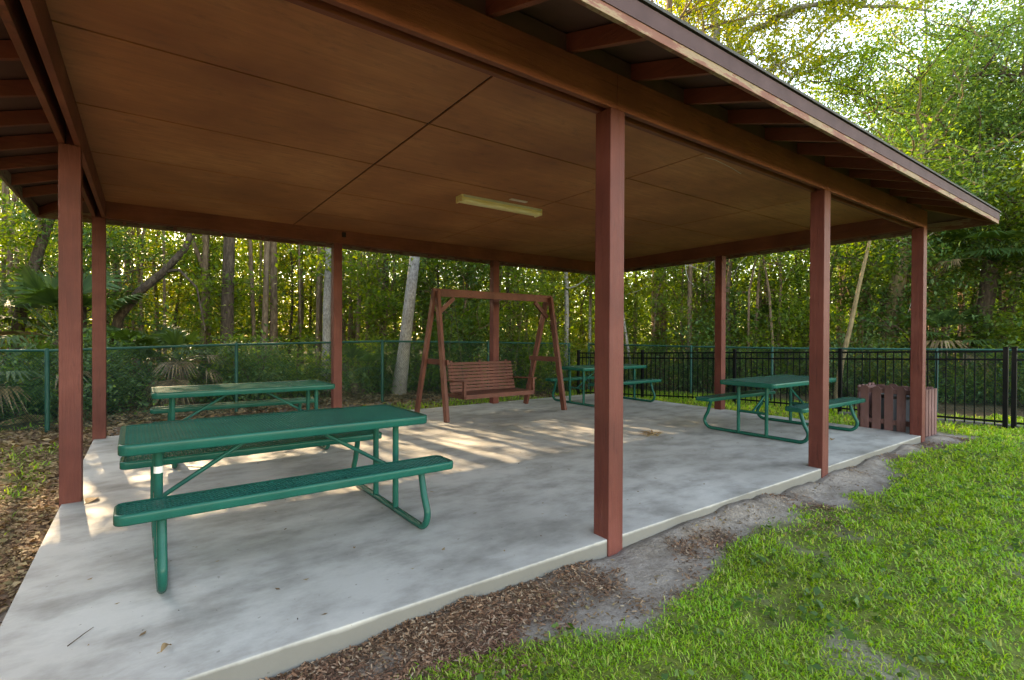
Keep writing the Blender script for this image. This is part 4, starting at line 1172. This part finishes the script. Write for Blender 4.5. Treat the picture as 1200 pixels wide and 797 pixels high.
# specks and leaves on the slab
def slab_bits():
    r2 = np.random.RandomState(4)
    n = 320; U_ = r2.uniform(-.4, 8.6, n); V_ = r2.uniform(2.5, 8.5, n)
    c = np.stack([U_, V_, np.full(n, .006)], -1)
    v = leaf_quads(c, .028, r2, flat=.2, aspect=.4, var=.5)
    v[:, 2] = .003+np.abs(v[:, 2]-.006)*.4
    k = len(v)//4
    o = raw_mesh('leaf_debris', v, np.arange(4*k), np.full(k, 4), M['litter']); tag(o, 'tiny dry leaf scraps scattered on the concrete slab', kind='stuff')
slab_bits()
def curled_leaf(name, label, loc, L, w, rz, mat):
    m = MB(); n = 8; vs = []; fs = []
    for i in range(n+1):
        t = i/n; ww = w*math.sin(PI*min(max(t, .03), .97))**.8
        zc = .012*math.sin(PI*t)
        for s in (-1, 0, 1): vs.append((L*(t-.5), s*ww/2, .004+zc+(.010 if s else 0)*math.sin(PI*t)))
    for i in range(n):
        for k in range(2): fs.append((i*3+k, (i+1)*3+k, (i+1)*3+k+1, i*3+k+1))
    m.add(vs, fs, True); m.tube([(-L*.5, 0, .006), (-L*.72, .01, .004)], .0015, 5)
    o = m.build(name, mat, None, loc=(loc[0], loc[1], 0)); o.rotation_euler[2] = rz; tag(o, label, 'leaf'); return o
curled_leaf('fallen_leaf', 'curled brown leaf on the slab near the lower left of the photo', (.07, 2.66), .05, .034, .7, M['litter'])
curled_leaf('fallen_leaf', 'dark brown leaf on the slab between the second and last front posts', (7.45, 2.98), .10, .07, .2, M['litter'])
curled_leaf('fallen_leaf', 'brown leaf lying at the foot of the left front post', (-.36, 5.40), .16, .09, 1.2, M['litter'])
def frond_clump():
    r3 = np.random.RandomState(9); t = MB()
    for k in range(22):
        a = r3.normal(.2, .7); L = r3.uniform(.08, .24)
        p = Vector((r3.normal(0, .03), r3.normal(0, .03), .006))
        e = p+Vector((math.cos(a)*L*(1 if k % 2 else -1), math.sin(a)*L, r3.uniform(.0, .05)))
        t.tube([p, p.lerp(e, .5)+Vector((0,0,.018)), e], [.007, .006, .002], 5)
    o = t.build('dry_sprig', M['litter'], None, loc=(5.72, 4.57, 0)); tag(o, 'dry fallen sprig lying on the slab behind the front middle post', 'sprig')
frond_clump()
def twig(p, q, label):
    m = MB(); p = Vector(p); q = Vector(q); m.tube([p, p.lerp(q, .5)+Vector((.01, .012, .003)), q], [.0025, .002, .0012], 5)
    tag(m.build('twig', M['bark_dark']), label, 'twig')
twig((-.28, 2.93, .005), (-.20, 3.05, .005), 'short dark twig on the slab near the lower left corner')

# ------------------------------------------------------------------ sky, sun, camera
SUN_EL = R(31)
sd = Vector((-.11, 1.0, 0)).normalized()            # horizontal direction towards the sun
W_ = bpy.data.worlds.new('World'); S.world = W_; W_.use_nodes = True
nt = W_.node_tree; bgn = nt.nodes['Background']
sky = nt.nodes.new('ShaderNodeTexSky'); sky.sky_type = 'NISHITA'; sky.sun_disc = False
sky.sun_elevation = SUN_EL; sky.sun_rotation = math.atan2(sd.x, sd.y)
sky.air_density = 1.0; sky.dust_density = .6; sky.ozone_density = 1.2
nt.links.new(sky.outputs[0], bgn.inputs['Color']); bgn.inputs['Strength'].default_value = .15
L_ = bpy.data.lights.new('sun', 'SUN'); L_.energy = 2.0; L_.angle = R(.5); L_.color = (1.0, .92, .78)
so = bpy.data.objects.new('sun', L_); COL.objects.link(so)
tosun = Vector((sd.x*math.cos(SUN_EL), sd.y*math.cos(SUN_EL), math.sin(SUN_EL)))
so.rotation_euler = tosun.to_track_quat('Z', 'Y').to_euler(); so.location = (0, 0, 30)

cd_ = bpy.data.cameras.new('camera'); co = bpy.data.objects.new('camera', cd_); COL.objects.link(co)
cd_.sensor_width = 36; cd_.sensor_fit = 'HORIZONTAL'; cd_.lens = FPX/1200*36; cd_.clip_end = 2000; cd_.clip_start = .05
co.matrix_world = Matrix(((AR[0], AU[0], -AF[0], 0), (AR[1], AU[1], -AF[1], 0), (AR[2], AU[2], -AF[2], H), (0,0,0,1)))
S.camera = co
S.view_settings.view_transform = 'Standard'; S.view_settings.look = 'None'; S.view_settings.gamma = 1; S.view_settings.use_curve_mapping = False
S.view_settings.exposure = 3.25
S.view_settings.use_white_balance = True; S.view_settings.white_balance_temperature = 10300; S.view_settings.white_balance_tint = 14
S.render.engine = 'CYCLES'
cy = S.cycles
cy.use_denoising = True
try: cy.denoiser = 'OPENIMAGEDENOISE'
except Exception: pass
cy.max_bounces = 7; cy.diffuse_bounces = 4; cy.glossy_bounces = 2; cy.transmission_bounces = 4; cy.transparent_max_bounces = 4
cy.caustics_reflective = False; cy.caustics_refractive = False
cy.sample_clamp_indirect = 8
